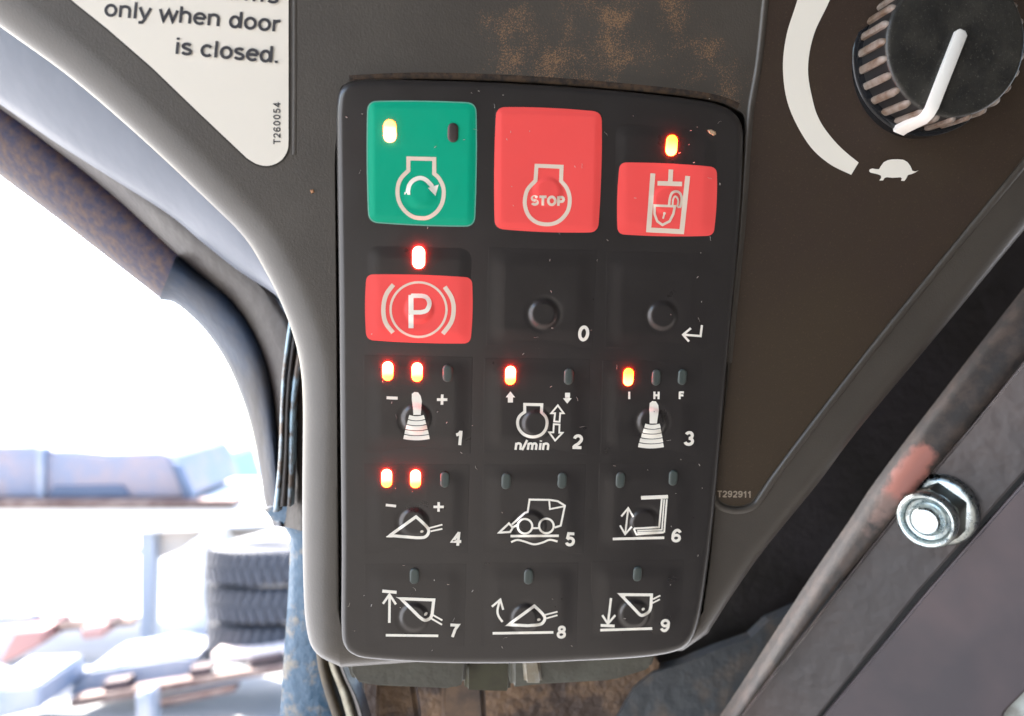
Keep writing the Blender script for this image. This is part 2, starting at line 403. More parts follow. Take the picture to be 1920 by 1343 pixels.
# ================================================================== CONSOLE
console = thing('control_console', 'dark grey moulded plastic console that holds the keypad and the dial', 'console', X0 - N * .01)
left_edge = catmull([(-330, -195), (-160, -70), (0, 50), (134, 147), (268, 262), (402, 388), (459, 446), (492, 498), (524, 560), (549, 625), (563, 685), (568, 760), (567, 900), (568, 1060), (574, 1170), (592, 1218), (640, 1244)], 5)
right_edge = catmull([(1322, 1180), (1413, 1043), (1528, 900), (1603, 800), (1760, 612), (1920, 419), (2120, 190)], 5)
sil = [(-330, -520)] + [tuple(p) for p in left_edge] + [(900, 1226), (1270, 1214)] + [tuple(p) for p in right_edge] + [(2120, -520)]
RB = 7.0 * MM                                   # depth of the rounded edge
def console_solid():
    def uv(p): dd = p - X0; return Vector((dd.dot(EU), dd.dot(EV)))
    base = [uv(P(x, y, -RB)) for x, y in sil]
    # dense resample
    k = len(base); prof = []
    hole_px = [(638, 158), (800, 143), (1000, 150), (1200, 166), (1345, 186), (1399, 214), (1398, 260), (1389, 420), (1375, 580), (1361, 730), (1347, 890), (1333, 1050), (1318, 1160), (1300, 1196), (645, 1206), (634, 1150), (632, 900), (630, 600), (627, 300)]
    verts = []; rings = []
    W = 8.2 * MM
    for i in range(11):
        a = i / 10 * math.pi / 2
        inn = W * (1 - math.cos(a)); h = -RB + RB * math.sin(a)
        q = offset_poly(base, inn); rings.append([X0 + EU * p.x + EV * p.y + N * h for p in q])
    back = [[X0 + EU * p.x + EV * p.y - N * h for p in offset_poly(base, o)] for h, o in ((RB + 2 * MM, .3 * MM), (30 * MM, 3 * MM))]
    rings = back[::-1] + rings
    faces = []
    for r in rings: verts += r
    for j in range(len(rings) - 1):
        for i in range(k):
            a, b = j * k + i, j * k + (i + 1) % k; faces.append((a, b, b + k, a + k))
    # face with an opening for the keypad
    top0 = (len(rings) - 1) * k
    hp = rounded(hole_px, 14, 4)
    lip = [P(p.x, p.y, 0) for p in hp]
    def inner(dist, h): return [P(p.x, p.y, h) for p in offset_poly([tuple(p) for p in hp], dist)]
    hr = [lip, inner(1.2, -.12 * MM), inner(2.6, -.6 * MM), inner(3.4, -1.6 * MM), inner(3.8, -9 * MM)]
    h0 = len(verts)
    for r in hr: verts += r
    m = len(hp)
    for j in range(len(hr) - 1):
        for i in range(m):
            a, b = h0 + j * m + i, h0 + j * m + (i + 1) % m; faces.append((a, b, b + m, a + m))
    faces.append(tuple(h0 + (len(hr) - 1) * m + i for i in range(m)))        # floor of the opening
    o = [Vector((uv(v).x, uv(v).y, 0)) for v in rings[-1]]; hh = [Vector((uv(v).x, uv(v).y, 0)) for v in lip]
    idx = list(range(top0, top0 + k)) + list(range(h0, h0 + m))
    for t in tessellate_polygon([o, hh]): faces.append(tuple(idx[i] for i in t))
    ob = mesh('console_body', verts, faces, M['console'], console); autosmooth(ob, 40)
    return ob
console_solid()
# dusty wear patch above the keypad
add_specks(M['console'], 3400, .625, (.25, .14, .07), mask=[(P(1300, 110), .016), (P(1130, 80), .024), (P(960, 70), .016), (P(1260, 30), .012), (P(1050, 120), .014), (P(1370, 160), .010)])
add_specks(M['knob'], 2200, .60, (.13, .12, .10), amt=.4); add_specks(M['decal'], 2200, .60, (.10, .065, .040), amt=.35); add_specks(M['keypad'], 3000, .68, (.16, .14, .12), amt=.4); add_specks(M['key'], 3000, .685, (.16, .14, .12), amt=.35)
# the parting ridges: beside the sticker and along the decal
def ridge(name, pts, w, h, m, parent, base_off=0.0):
    pts = [Vector(p) for p in catmull(pts, 6)]; v = []; f = []; k = len(pts)
    prof = [(-.5, -.3), (-.35, .6), (0, 1), (.35, .6), (.5, -.3)]
    for i, p in enumerate(pts):
        t = (pts[min(i + 1, k - 1)] - pts[max(i - 1, 0)]).normalized(); n = Vector((-t.y, t.x))
        for a, b in prof:
            q = p + n * a * w; v.append(P(q.x, q.y, base_off + b * h))
    for i in range(k - 1):
        for j in range(4): a = i * 5 + j; f.append((a, a + 1, a + 6, a + 5))
    return mesh(name, v, f, m, parent, smooth=True)
ridge('moulded_ridge', [(553, -60), (553, 150), (552, 290)], 9, .08 * MM, M['console'], console)
ridge('moulded_ridge', [(1441, -60), (1424, 110), (1408, 205), (1401, 290), (1392, 420), (1380, 540), (1366, 680)], 16, .8 * MM, M['console'], console)
ridge('moulded_ridge', [(1338, 930), (1345, 946), (1366, 956), (1390, 957), (1415, 948), (1432, 925), (1455, 891), (1528, 794), (1656, 630), (1865, 375), (2100, 90)], 15, .9 * MM, M['console'], console)

tag_dirt = ridge('packed_dirt', [(655, 147), (800, 142), (1000, 149), (1200, 165), (1330, 181), (1385, 199)], 13, .12 * MM, mat('packed_brown_dirt', (.075, .042, .022), .8, bump=.6, bscale=1800, col2=(.020, .014, .010), vscale=500), console); tag_dirt['kind'] = 'stuff'
# ================================================================== DECAL round the dial
decal_out = [(1447, -420), (1447, -60), (1430, 110), (1413, 205), (1405, 290), (1396, 420), (1384, 540), (1370, 680), (1352, 830), (1338, 900), (1341, 925), (1352, 941), (1369, 948), (1390, 949), (1408, 941), (1424, 920), (1447, 888), (1520, 790), (1648, 626), (1856, 372), (2060, 120), (2060, -420)]
decal = thing('dial_decal', 'dark brown matt decal with white arc and tortoise around the dial', 'decal', P(1600, 500, .0003))
dv = [P(x, y, .25 * MM) for x, y in decal_out]; db = [P(x, y, -.2 * MM) for x, y in decal_out]; n_ = len(dv)
mesh('decal_film', dv + db, [tuple(range(n_))] + [(i, (i + 1) % n_, n_ + (i + 1) % n_, n_ + i) for i in range(n_)], M['decal'], decal)
def SD(x, y, e): return P(x, y, (.25 + e) * MM)
ik = Ink(SD)
outer = catmull([(1510, -70), (1495, 0), (1475, 65), (1468, 130), (1479, 200), (1514, 268), (1553, 306), (1596, 328)], 6)
inner = catmull([(1580, -70), (1556, 0), (1526, 65), (1515, 130), (1525, 193), (1538, 228), (1559, 258), (1583, 283), (1610, 305)], 6)
ik.fill([tuple(p) for p in outer] + [tuple(p) for p in reversed(inner)], 30)
ik.done('arc_scale', M['print'], decal)
ik = Ink(SD)
tz = [(838, 1078), (842, 1066), (858, 1061), (880, 1065), (900, 1066), (912, 1046), (930, 1022), (955, 1009), (985, 1004), (1020, 1003), (1055, 1007), (1080, 1022), (1097, 1045), (1110, 1075), (1128, 1080), (1149, 1073), (1128, 1087), (1106, 1096), (1082, 1103), (1073, 1122), (1060, 1140), (1038, 1138), (1044, 1124), (1036, 1117), (985, 1120), (948, 1116), (934, 1122), (926, 1136), (902, 1137), (914, 1120), (912, 1106), (893, 1098), (868, 1092), (848, 1088)]
ik.fill([(1380 + a / 3.357, b / 3.357) for a, b in tz], 30)
ik.done('tortoise_symbol', M['print'], decal)
ik = Ink(SD); write(ik, 'T292911', 1345, 932.5, 12.5, 64, 1.0, .19); ik.done('part_number', mat('dim_print', (.30, .25, .19), .5), decal)

# ================================================================== STICKER
st = thing('warning_sticker', 'cream vinyl sticker printed only when door is closed', 'sticker', P(500, 200))
so = [(541, -250), (541, 180)] + [tuple(p) for p in catmull([(541, 262), (539, 282), (527, 301), (505, 311), (482, 308), (462, 296)], 4)] + [(369, 208), (285, 127), (201, 54), (131, -2), (-150, -250)]
k = len(so); sv = [P(x, y, .28 * MM) for x, y in so] + [P(x, y, -.1 * MM) for x, y in so]
mesh('sticker_film', sv, [tuple(range(k))] + [(i, (i + 1) % k, k + (i + 1) % k, k + i) for i in range(k)], M['sticker'], st)
ro = offset_poly(so, -3.5); rv = [P(x, y, .09 * MM) for x, y in ro] + [P(x, y, -.1 * MM) for x, y in ro]
mesh('shadow_border', rv, [tuple(range(k))] + [(i, (i + 1) % k, k + (i + 1) % k, k + i) for i in range(k)], mat('shadow_edge', (.022, .018, .013), .6), st)  # dark rim stands in for the shadow line along the sticker edge
def SS(x, y, e): return P(x, y, (.28 + e) * MM)
ik = Ink(SS)
write(ik, 'only when door', 193, 29.5, 31, 334, 5.3, .182, track=-.02)
write(ik, 'is closed.', 326, 101, 31, 199, 5.2, .182, track=-.02)
write(ik, 'arms', 412, -3, 31, 112, 5.0, .182, track=-.02)
ik.done('lettering', M['ink'], st)
ik = Ink(SS); write(ik, 'T260054', 526, 270.5, 14, 79, -90, .15, track=.1); ik.done('part_number', M['ink'], st)

# ================================================================== KEYPAD
kp = thing('keypad', 'black sealed keypad with green and red keys, amber lamps and white symbols', 'keypad', P(1000, 700, 0))
kout = [(631, 250), (632, 195), (640, 166), (664, 151), (720, 149), (800, 151), (900, 154), (1000, 159), (1100, 166), (1200, 175), (1300, 187), (1345, 196), (1376, 212), (1391, 238), (1393, 280), (1388, 400), (1376, 550), (1362, 700), (1349, 850), (1335, 1000), (1318, 1125), (1306, 1178), (1290, 1208), (1262, 1223), (1198, 1233), (1079, 1240), (960, 1244), (819, 1243), (700, 1236), (664, 1228), (646, 1211), (640, 1180), (640, 1080), (640, 1000), (638, 800), (636, 600), (633, 400)]
kc = [tuple(p) for p in catmull(kout, 4, True)]
def keypad_body():
    K = len(kc); verts = []; faces = []; rings = []
    for off, h in ((0.8, -5), (0, -.4)): rings.append([P(x, y, h * MM) for x, y in offset_poly(kc, off)])
    rr, hh = 13.0, 1.2
    for i in range(1, 8):
        a = i / 7 * math.pi / 2
        rings.append([P(x, y, KEY - hh * MM + hh * MM * math.sin(a)) for x, y in offset_poly(kc, rr * (1 - math.cos(a)))])
    for r in rings: verts += r
    for j in range(len(rings) - 1):
        for i in range(K): a, b = j * K + i, j * K + (i + 1) % K; faces.append((a, b, b + K, a + K))
    t0 = (len(rings) - 1) * K; faces.append(tuple(t0 + i for i in range(K)))
    faces.append(tuple(reversed(range(K))))
    ob = mesh('keypad_body', verts, faces, M['keypad'], kp); autosmooth(ob, 40)
keypad_body()

def lens_mesh(name):
    """capsule lens 2.4 x 4.3 mm, low dome, local x right, y up, z out"""
    v = []; f = []; n = 10; a, b = 1.28 * MM, 1.02 * MM
    rad = [(1.0, -.15), (1.0, .22), (.88, .34), (.6, .40), (.3, .42)]
    out = []
    for i in range(n + 1): t = math.pi * i / n; out.append((math.cos(t), math.sin(t), 1))
    for i in range(n + 1): t = math.pi + math.pi * i / n; out.append((math.cos(t), math.sin(t), -1))
    k = len(out)
    for s, h in rad:
        for x, y, g in out: v.append((x * a * s, y * a * s + g * b, h * MM))
    for j in range(len(rad) - 1):
        for i in range(k): p, q = j * k + i, j * k + (i + 1) % k; f.append((p, q, q + k, p + k))
    f.append(tuple((len(rad) - 1) * k + i for i in range(k)))
    me = bpy.data.meshes.new(name); me.from_pydata(v, [], f); me.update()
    for p in me.polygons: p.use_smooth = True
    return me
LENS = {}
BASIS = Matrix((EU, EV, N)).transposed()
def lens(x, y, kind, parent, k=1.0):
    if kind not in LENS:
        LENS[kind] = lens_mesh('indicator_lens'); LENS[kind].materials.append(M[kind])
    o = bpy.data.objects.new('indicator_lamp', LENS[kind]); COL.objects.link(o); o.parent = parent
    o.location = KP(x, y, .02) - world_origin(parent)
    o.rotation_euler = BASIS.to_euler(); o.scale = (k, k, 1)
    lab = {'off': None, 'offd': None}.get(kind, 'lit amber indicator')
    if kind == 'led_red': lab = 'lit orange red indicator'
    if lab: o['label'] = lab
    return o

def button(i, label):
    b = BUT[i]; q = b['q']; nx, ny = 104, 96; v = []; f = []
    cx = sum(p[0] for p in q) / 4; cy = sum(p[1] for p in q) / 4
    root = None
    for j in range(ny + 1):
        for a in range(nx + 1):
            s, t = a / nx, j / ny
            x = (q[0][0] * (1 - s) + q[1][0] * s) * (1 - t) + (q[3][0] * (1 - s) + q[2][0] * s) * t
            y = (q[0][1] * (1 - s) + q[1][1] * s) * (1 - t) + (q[3][1] * (1 - s) + q[2][1] * s) * t
            z = pill(b, x, y)
            edge = a in (0, nx) or j in (0, ny)
            v.append(P(x, y, KEY + (-.03 if edge else z + .012 - (.045 if i < 4 else 0)) * MM))
    for j in range(ny):
        for a in range(nx):
            p = j * (nx + 1) + a; f.append((p, p + nx + 1, p + nx + 2, p + 1))
    o = mesh('button', v, f, M['key'], kp, smooth=True); o['label'] = label
    return o
def patch(corners, rad, m, parent, bulge=2.0, line=None):
    """coloured rounded patch conforming to the key"""
    pts = []
    k = len(corners); c = Vector((sum(p[0] for p in corners) / k, sum(p[1] for p in corners) / k))
    for i in range(k):
        a, b = Vector(corners[i]), Vector(corners[(i + 1) % k]); n = ((a + b) / 2 - c).normalized()
        for j in range(8): t = j / 8; pts.append(a.lerp(b, t) + n * bulge * 4 * t * (1 - t))
    cor = rounded([tuple(pts[i]) for i in range(0, len(pts), 8)], rad, 6)
    # rounded corners, bulged edges
    out = []
    per = 7
    for i in range(4):
        out += cor[i * per:(i + 1) * per]
        e0, e1 = cor[(i + 1) * per - 1], cor[((i + 1) % 4) * per]
        n = ((e0 + e1) / 2 - c).normalized()
        for j in range(1, 10): t = j / 10; out.append(e0.lerp(e1, t) + n * bulge * 4 * t * (1 - t))
    # grid fan: scale rings toward centre
    ik = Ink(KP); ik.e = .055; K = len(out); R_ = 60
    for r in range(R_ + 1):
        s = 1 - r / R_ * .985
        for p in out: q = c + (p - c) * s; ik.v.append(KP(q.x, q.y, ik.e))
    for r in range(R_):
        for i in range(K): a, b = r * K + i, r * K + (i + 1) % K; ik.f.append((a, b, b + K, a + K))
    ik.f.append(tuple(R_ * K + i for i in range(K)))
    o = ik.done('coloured_face', m, parent)
    if line:
        ik = Ink(KP); ik.e = .075; ik.stroke(out, 2.2, closed=True); ik.done('border_line', line, parent)
    return o
def Z(scale, ox, oy): return lambda pts: [(ox + a / scale, oy + b / scale) for a, b in pts]
z2, z3, z4, z5, z6, z7 = Z(4.1975, 620, 130), Z(4.069, 1000, 130), Z(3.1237, 640, 430), Z(3.124, 900, 430), Z(3.358, 640, 850), Z(3.358, 900, 850)
def engine(ik, cx, cy, rx, ry, w, neck, ntop, y0, y1):
    """engine outline symbol: circle open at the top with a square neck"""
    a0 = -90 + math.degrees(math.asin(neck / rx)) ; a1 = 270 - math.degrees(math.asin(neck / rx))
    pts = [(cx - neck, y1), (cx - ntop, y1 - 6), (cx - ntop, y0), (cx + ntop, y0), (cx + ntop, y1 - 6), (cx + neck, y1)]
    circ = arc(cx, cy, rx, ry, a0, a1, 34)
    ik.stroke(pts + circ[1:-1], w, closed=True)
# --- row 1
b = button(0, 'green engine start key'); patch([(689, 190), (893, 193), (890, 425), (691, 417)], 20, M['green'], b, 1.5, M['greenline'])
ik = Ink(KP, 1.15); e = z2([(610, 700), (815, 705)])
ik.stroke(z2([(612, 702), (815, 707), (815, 822)]) + z2(catmull([(815, 822), (855, 862), (885, 925), (890, 985), (878, 1050), (845, 1110), (800, 1150), (755, 1170), (705, 1172), (650, 1162), (600, 1130), (560, 1085), (535, 1030), (526, 970), (533, 905), (560, 850), (612, 798)], 4)) + z2([(612, 798)]), 6.6, closed=True)
ik.done('symbol', M['printr'], b)
ik = Ink(KP, 1.15)
ik.stroke(z2(catmull([(606, 975), (618, 915), (650, 875), (700, 856), (745, 868), (785, 905), (800, 925)], 4)), 7)
ik.stroke(z2([(580, 978), (626, 978)]), 4.0)
ik.fill(z2([(765, 935), (850, 908), (825, 998)]))
ik.done('symbol', M['print'], b)
lens(731, 246, 'led_hot_low', b); lens(849, 249, 'offd', b, .88)
b = button(1, 'large red engine stop key'); patch([(930, 200), (1129, 209), (1122, 437), (927, 430)], 20, M['red'], b, 2.0)
ik = Ink(KP, 1.15)
ik.stroke([(1006, 311), (1053, 313), (1052, 340)] + catmull([(1052, 340), (1062, 352), (1068, 370), (1066, 392), (1056, 408), (1042, 418), (1026, 421), (1008, 418), (994, 408), (986, 393), (984, 376), (989, 356), (1004, 339)], 4), 6.4, closed=True)
ik.done('symbol', M['printr'], b)
ik = Ink(KP, 1.15); write(ik, 'STOP', 995, 385, 18, 64, 1.2, .24); ik.done('lettering', M['printr'], b)
b = button(2, 'red hydraulic lock key with lamp above'); patch([(1161, 304), (1345, 313), (1339, 443), (1157, 440)], 16, M['red'], b, 1.8)
ik = Ink(KP, 1.15)
ik.stroke(z3([(912, 795), (880, 1226), (1132, 1240), (1178, 815)]), 8)
ik.stroke(z3([(947, 870), (1135, 876)]), 7.5); ik.stroke(z3([(1050, 765), (1044, 870)]), 7.5)
ik.stroke(z3([(925, 1040), (1080, 1046), (1068, 1105), (1040, 1160), (985, 1188), (945, 1160), (925, 1105)]), 4.0, closed=True)
ik.stroke(z3(catmull([(1035, 1045), (1042, 985), (1058, 945), (1090, 932), (1120, 948), (1132, 990), (1122, 1050)], 4)), 4.0)
ik.stroke(z3(catmull([(1062, 1045), (1066, 995), (1082, 970), (1100, 985), (1105, 1010), (1098, 1050)], 4)), 2.8)
ik.stroke(z3([(1100, 1052), (1128, 1052)]), 3.0)
ik.dot(*z3([(1000, 1100)])[0], 2.6); ik.stroke(z3([(1000, 1100), (990, 1140)]), 2.8)
ik.done('symbol', M['printr'], b); lens(1259, 273, 'led_amber', b)
# --- row 2
b = button(3, 'red parking brake key with lamp above'); patch([(686, 514), (886, 520), (883, 645), (686, 638)], 16, M['red'], b, 1.6)
ik = Ink(KP, 1.15); ik.stroke(z4(arc(452, 471, 164, 160, 0, 360, 44)[:-1]), 3.8, closed=True)
ik.stroke(z4(catmull([(305, 325), (262, 385), (246, 465), (258, 545), (303, 606)], 5)), 7.2)
ik.stroke(z4(catmull([(605, 338), (645, 400), (658, 470), (643, 545), (594, 613)], 5)), 7.2)
ik.done('symbol', M['printr'], b)
ik = Ink(KP, 1.15)
ik.stroke(z4([(408, 580), (408, 385)]), 8.2)
ik.stroke(z4([(408, 390), (470, 390)] + catmull([(470, 390), (500, 400), (516, 435), (500, 475), (465, 487)], 4) + [(408, 487)]), 7.2)
ik.done('lettering', M['print'], b); lens(785, 483, 'led_red', b, 1.08)
def digit(c, cx, cy, h, b, w=None, wt=.185):
    ik = Ink(KP, 1.15); adv = G[c][0] * h * 1.02
    write(ik, c, cx - adv / 2, cy + h / 2, h, adv, 2.0, wt, slant=.06); return ik.done('number', M['print'], b)
b = button(4, 'blank black key numbered 0'); digit('0', 1093, 625, 29, b)
b = button(5, 'blank black key with return arrow')
ik = Ink(KP, 1.15); ik.stroke(z5([(1300, 562), (1292, 626), (1195, 618)]), 3.6); ik.stroke(z5([(1235, 580), (1190, 618), (1224, 658)]), 3.6); ik.done('symbol', M['print'], b)
# --- row 3
def joystick(ik, x, y, s=1.0, lean=0.0):
    """x, y: top of the grip; bellows below"""
    g = [(-9, 2), (-4, -2), (3, -1), (8, 6), (10, 16), (9, 30), (8, 42), (-6, 42), (-7, 28), (-9, 14)]
    ik.fill([(x + a * s + lean * c * s, y + c * s) for a, c in g], 8)
    for r, (yc, hw) in enumerate([(46, 15), (55.5, 17.5), (65, 20), (74.5, 22.5), (84, 24.5)]):
        pts = [(x + lean * yc * s + hw * s * t, y + (yc + 2.6 * (1 - t * t)) * s) for t in [i / 8 - 1 for i in range(17)]]
        ik.stroke(pts, 7.0 * s)
b = button(6, 'black joystick key numbered 1 with three lamps')
ik = Ink(KP, 1.15); joystick(ik, 781, 737, .98, .0); ik.done('symbol', M['print'], b)
ik = Ink(KP, 1.15); ik.stroke(z4([(265, 987), (330, 990)]), 4.8); ik.stroke(z4([(560, 998), (621, 998)]), 4.4); ik.stroke(z4([(591, 968), (589, 1028)]), 4.4); ik.done('plus_and_minus', M['print'], b)
digit('1', 860, 821, 27, b); lens(727, 696, 'led_hot_high', b, .95); lens(782, 698, 'led_hot_high', b, .95); lens(839, 700, 'off', b, .88)
b = button(7, 'black engine speed key numbered 2')
ik = Ink(KP, 1.15)
ik.stroke(z5([(262, 1026), (362, 1028), (360, 1072)]) + z5(catmull([(360, 1072), (385, 1100), (393, 1135), (383, 1175), (355, 1205), (310, 1217), (262, 1205), (230, 1172), (220, 1130), (232, 1095), (262, 1070)], 4)), 4.8, closed=True)
ik.stroke(z5([(456, 1032), (490, 1078), (470, 1078), (466, 1128), (434, 1126), (440, 1078), (417, 1078)]), 2.8, closed=True)
ik.stroke(z5([(432, 1142), (466, 1144), (464, 1192), (484, 1192), (440, 1238), (405, 1190), (430, 1190)]), 2.8, closed=True)
ik.fill(z5([(178, 950), (206, 985), (193, 985), (193, 1015), (163, 1015), (163, 985), (150, 985)]), 6)
ik.fill(z5([(498, 958), (528, 958), (526, 990), (537, 990), (511, 1022), (486, 990), (498, 990)]), 6)
ik.done('symbol', M['print'], b)
ik = Ink(KP, 1.15); write(ik, 'n/min', 964, 843.5, 18, 66, .4, .21, slant=.12, track=.0); ik.done('lettering', M['print'], b)
digit('2', 1082, 828, 27, b); lens(957, 704, 'led_hot_high', b, .95); lens(1066, 706, 'off', b, .86)
b = button(8, 'black joystick key numbered 3 with letters I H F')
ik = Ink(KP, 1.15); joystick(ik, 1227, 754, .96, -.08); ik.done('symbol', M['print'], b)
ik = Ink(KP, 1.15)
for c, x, w in (('I', 1177, 5), ('H', 1225, 12.5), ('F', 1272.5, 10.5)): write(ik, c, x, 748.5, 14, w * 1.25 if c == 'I' else w, 1, .24)
ik.done('lettering', M['print'], b)
digit('3', 1291, 822, 27, b); lens(1178, 707, 'led_amber', b, .93); lens(1230, 708, 'off', b, .84); lens(1279, 707, 'off', b, .84)
# --- row 4
def bucket(ik, pts, w): ik.stroke(pts, w, closed=True)
b = button(9, 'black bucket key numbered 4 with two lit lamps')
ik = Ink(KP, 1.15)
ik.stroke(z6([(300, 522), (470, 400)] ) + z6(catmull([(470, 400), (515, 440), (548, 478), (545, 510), (520, 530), (470, 532)], 3)) + z6([(330, 520)]), 4.8, closed=True)
ik.fill(z6([(278, 526), (318, 512), (340, 524)])); ik.dot(*z6([(507, 493)])[0], 3.2, 2.3, -15)
ik.stroke(z6([(552, 472), (636, 450)]), 2.6); ik.stroke(z6([(562, 492), (636, 476)]), 2.6)
ik.done('symbol', M['print'], b)
ik = Ink(KP, 1.15); ik.stroke(z6([(280, 326), (345, 333)]), 4.2); ik.stroke(z6([(580, 338), (645, 338)]), 4.0); ik.stroke(z6([(613, 308), (612, 368)]), 4.0); ik.done('plus_and_minus', M['print'], b)
digit('4', 855, 1010, 26, b); lens(725, 897, 'led_hot_high', b, .95); lens(779, 898, 'led_hot_high', b, .95); lens(834, 899, 'off', b, .86)
b = button(10, 'black ride control key with loader symbol numbered 5')
ik = Ink(KP, 1.15)
ik.stroke(z7([(200, 450), (282, 376), (300, 370), (312, 292), (440, 294), (490, 302), (534, 330), (520, 400), (508, 456), (470, 468)]), 3.2)
ik.stroke(z7([(436, 296), (440, 352), (532, 334)]), 2.8); ik.stroke(z7([(330, 472), (368, 472)]), 3.0)
ik.stroke(z7([(120, 500), (182, 442), (206, 468), (190, 496)]), 3.4, closed=True); ik.stroke(z7([(196, 470), (240, 450)]), 3.6)
ik.stroke(z7(arc(283, 460, 46, 46, 0, 360, 26)[:-1]), 3.4, closed=True); ik.stroke(z7(arc(418, 458, 46, 46, 0, 360, 26)[:-1]), 3.4, closed=True)
ik.stroke(z7([(192, 522), (496, 520)]), 4.0); ik.stroke(z7(catmull([(196, 560), (235, 546), (280, 556), (340, 574), (395, 562), (440, 545), (488, 556)], 4)), 3.2)
ik.done('symbol', M['print'], b); digit('5', 1068, 1011, 26, b); lens(949, 902, 'off', b, .88); lens(1054, 901, 'off', b, .88)
b = button(11, 'black self levelling key with seat shaped symbol numbered 6')
ik = Ink(KP, 1.15)
ik.stroke(z7([(836, 540), (1160, 532)]), 4.2); ik.stroke(z7([(1014, 281), (1184, 274)]), 6.0)
ik.stroke(z7([(1145, 288), (1128, 466), (970, 474)]), 3.0); ik.stroke(z7([(1160, 290), (1145, 482), (990, 488)]), 2.4); ik.stroke(z7([(1176, 290), (1160, 494), (1150, 500), (985, 512), (968, 474)]), 2.8)
ik.stroke(z7([(990, 500), (1150, 496)]), 2.6)
ik.stroke(z7([(933, 350), (915, 505)]), 3.0); ik.stroke(z7([(890, 398), (933, 346), (966, 402)]), 3.0); ik.stroke(z7([(882, 455), (914, 510), (956, 462)]), 3.0)
ik.done('symbol', M['print'], b); digit('6', 1267, 1004, 25, b); lens(1163, 900, 'off', b, .88); lens(1262, 896, 'off', b, .86)
# --- row 5
b = button(12, 'black raise to height key numbered 7')
ik = Ink(KP, 1.15)
ik.stroke(z6([(258, 868), (348, 876)]), 5.0); ik.stroke(z6([(302, 1068), (304, 895)]), 4.2); ik.stroke(z6([(262, 948), (303, 890), (344, 952)]), 3.8)
ik.stroke(z6([(375, 916), (582, 924), (572, 1010)]) + z6(catmull([(572, 1010), (560, 1038), (525, 1052), (490, 1030)], 3)), 5.0, closed=True)
ik.fill(z6([(342, 905), (395, 912), (395, 935)])); ik.dot(*z6([(532, 1012)])[0], 4.0, 2.6, -45)
ik.stroke(z6([(575, 1018), (636, 1052)]), 2.8); ik.stroke(z6([(565, 1040), (634, 1080)]), 2.8)
ik.stroke(z6([(280, 1146), (610, 1150)]), 4.2)
ik.done('symbol', M['print'], b); digit('7', 850, 1182, 25, b); lens(777, 1080, 'off', b, .88)
b = button(13, 'black return to dig key numbered 8')
ik = Ink(KP, 1.15)
ik.stroke(z7([(180, 1080), (342, 962)]) + z7(catmull([(342, 962), (385, 1002), (408, 1035), (398, 1065), (370, 1080), (300, 1086)], 3)), 4.8, closed=True)
ik.fill(z7([(154, 1088), (205, 1070), (215, 1090)])); ik.dot(*z7([(370, 1048)])[0], 3.4, 2.5, -20)
ik.stroke(z7([(410, 1018), (488, 998)]), 2.6); ik.stroke(z7([(418, 1040), (488, 1020)]), 2.6)
ik.stroke(z7(catmull([(142, 1062), (118, 1028), (110, 990), (124, 930)], 4)), 3.6); ik.stroke(z7([(75, 966), (128, 922), (146, 986)]), 3.4)
ik.stroke(z7([(80, 1134), (462, 1128)]), 4.2)
ik.done('symbol', M['print'], b); digit('8', 1052, 1185, 24, b); lens(991, 1081, 'off', b, .88)
b = button(14, 'black lower to ground key numbered 9')
ik = Ink(KP, 1.15)
ik.stroke(z7([(885, 890), (1080, 892), (1076, 965)]) + z7(catmull([(1076, 965), (1062, 1000), (1018, 1022), (990, 1000)], 3)), 4.8, closed=True)
ik.fill(z7([(860, 880), (915, 886), (915, 912)])); ik.dot(*z7([(1028, 982)])[0], 3.4, 2.6, -30)
ik.stroke(z7([(1088, 920), (1135, 896)]), 2.6); ik.stroke(z7([(1085, 944), (1132, 920)]), 2.6)
ik.stroke(z7([(825, 912), (806, 1070)]), 3.8); ik.stroke(z7([(770, 1020), (805, 1074), (852, 1020)]), 3.6); ik.stroke(z7([(760, 1084), (848, 1088)]), 4.6)
ik.stroke(z7([(757, 1114), (1084, 1104)]), 4.2)
ik.done('symbol', M['print'], b); digit('9', 1246, 1173, 24, b); lens(1195, 1076, 'off', b, .86)

# housing behind the keypad that shows below it, with a notch
def block(name, quad, z0, z1, m, parent=None, bev=0.0, org=None):
    """prism with its front outline (photo pixels) at depth z0 and straight sides running back to z1, along the view axis"""
    q = [at(x, y, z0) for x, y in quad]; r = [v + FW * (z1 - z0) for v in q]; k = len(q)
    o = mesh(name, q + r, [tuple(range(k)), tuple(reversed(range(k, 2 * k)))] + [(i, i + k, (i + 1) % k + k, (i + 1) % k) for i in range(k)], m, parent, org=org)
    if bev:
        bm = bmesh.new(); bm.from_mesh(o.data)
        bmesh.ops.bevel(bm, geom=list(bm.edges), offset=bev, segments=3, affect='EDGES', clamp_overlap=True); bm.to_mesh(o.data); bm.free(); autosmooth(o, 50)
    return o
hs = thing('module_housing', 'grey plastic housing under the bottom edge of the keypad', 'housing', at(950, 1265, .205))
def kblock(name, quad, h0, h1, m, bev):
    q = [P(x, y, h0 * MM) for x, y in quad]; r = [v - N * (h0 - h1) * MM for v in q]; k = len(quad)
    o = mesh(name, q + r, [tuple(range(k)), tuple(reversed(range(k, 2 * k)))] + [(i, i + k, (i + 1) % k + k, (i + 1) % k) for i in range(k)], m, hs)
    bm = bmesh.new(); bm.from_mesh(o.data); bmesh.ops.bevel(bm, geom=list(bm.edges), offset=bev * MM, segments=3, affect='EDGES', clamp_overlap=True); bm.to_mesh(o.data); bm.free(); autosmooth(o, 50)
kblock('housing_shell', [(648, 1212), (880, 1212), (874, 1286), (848, 1296), (700, 1290), (664, 1282), (652, 1262)], -8.5, -26, M['bracket'], 1.2)
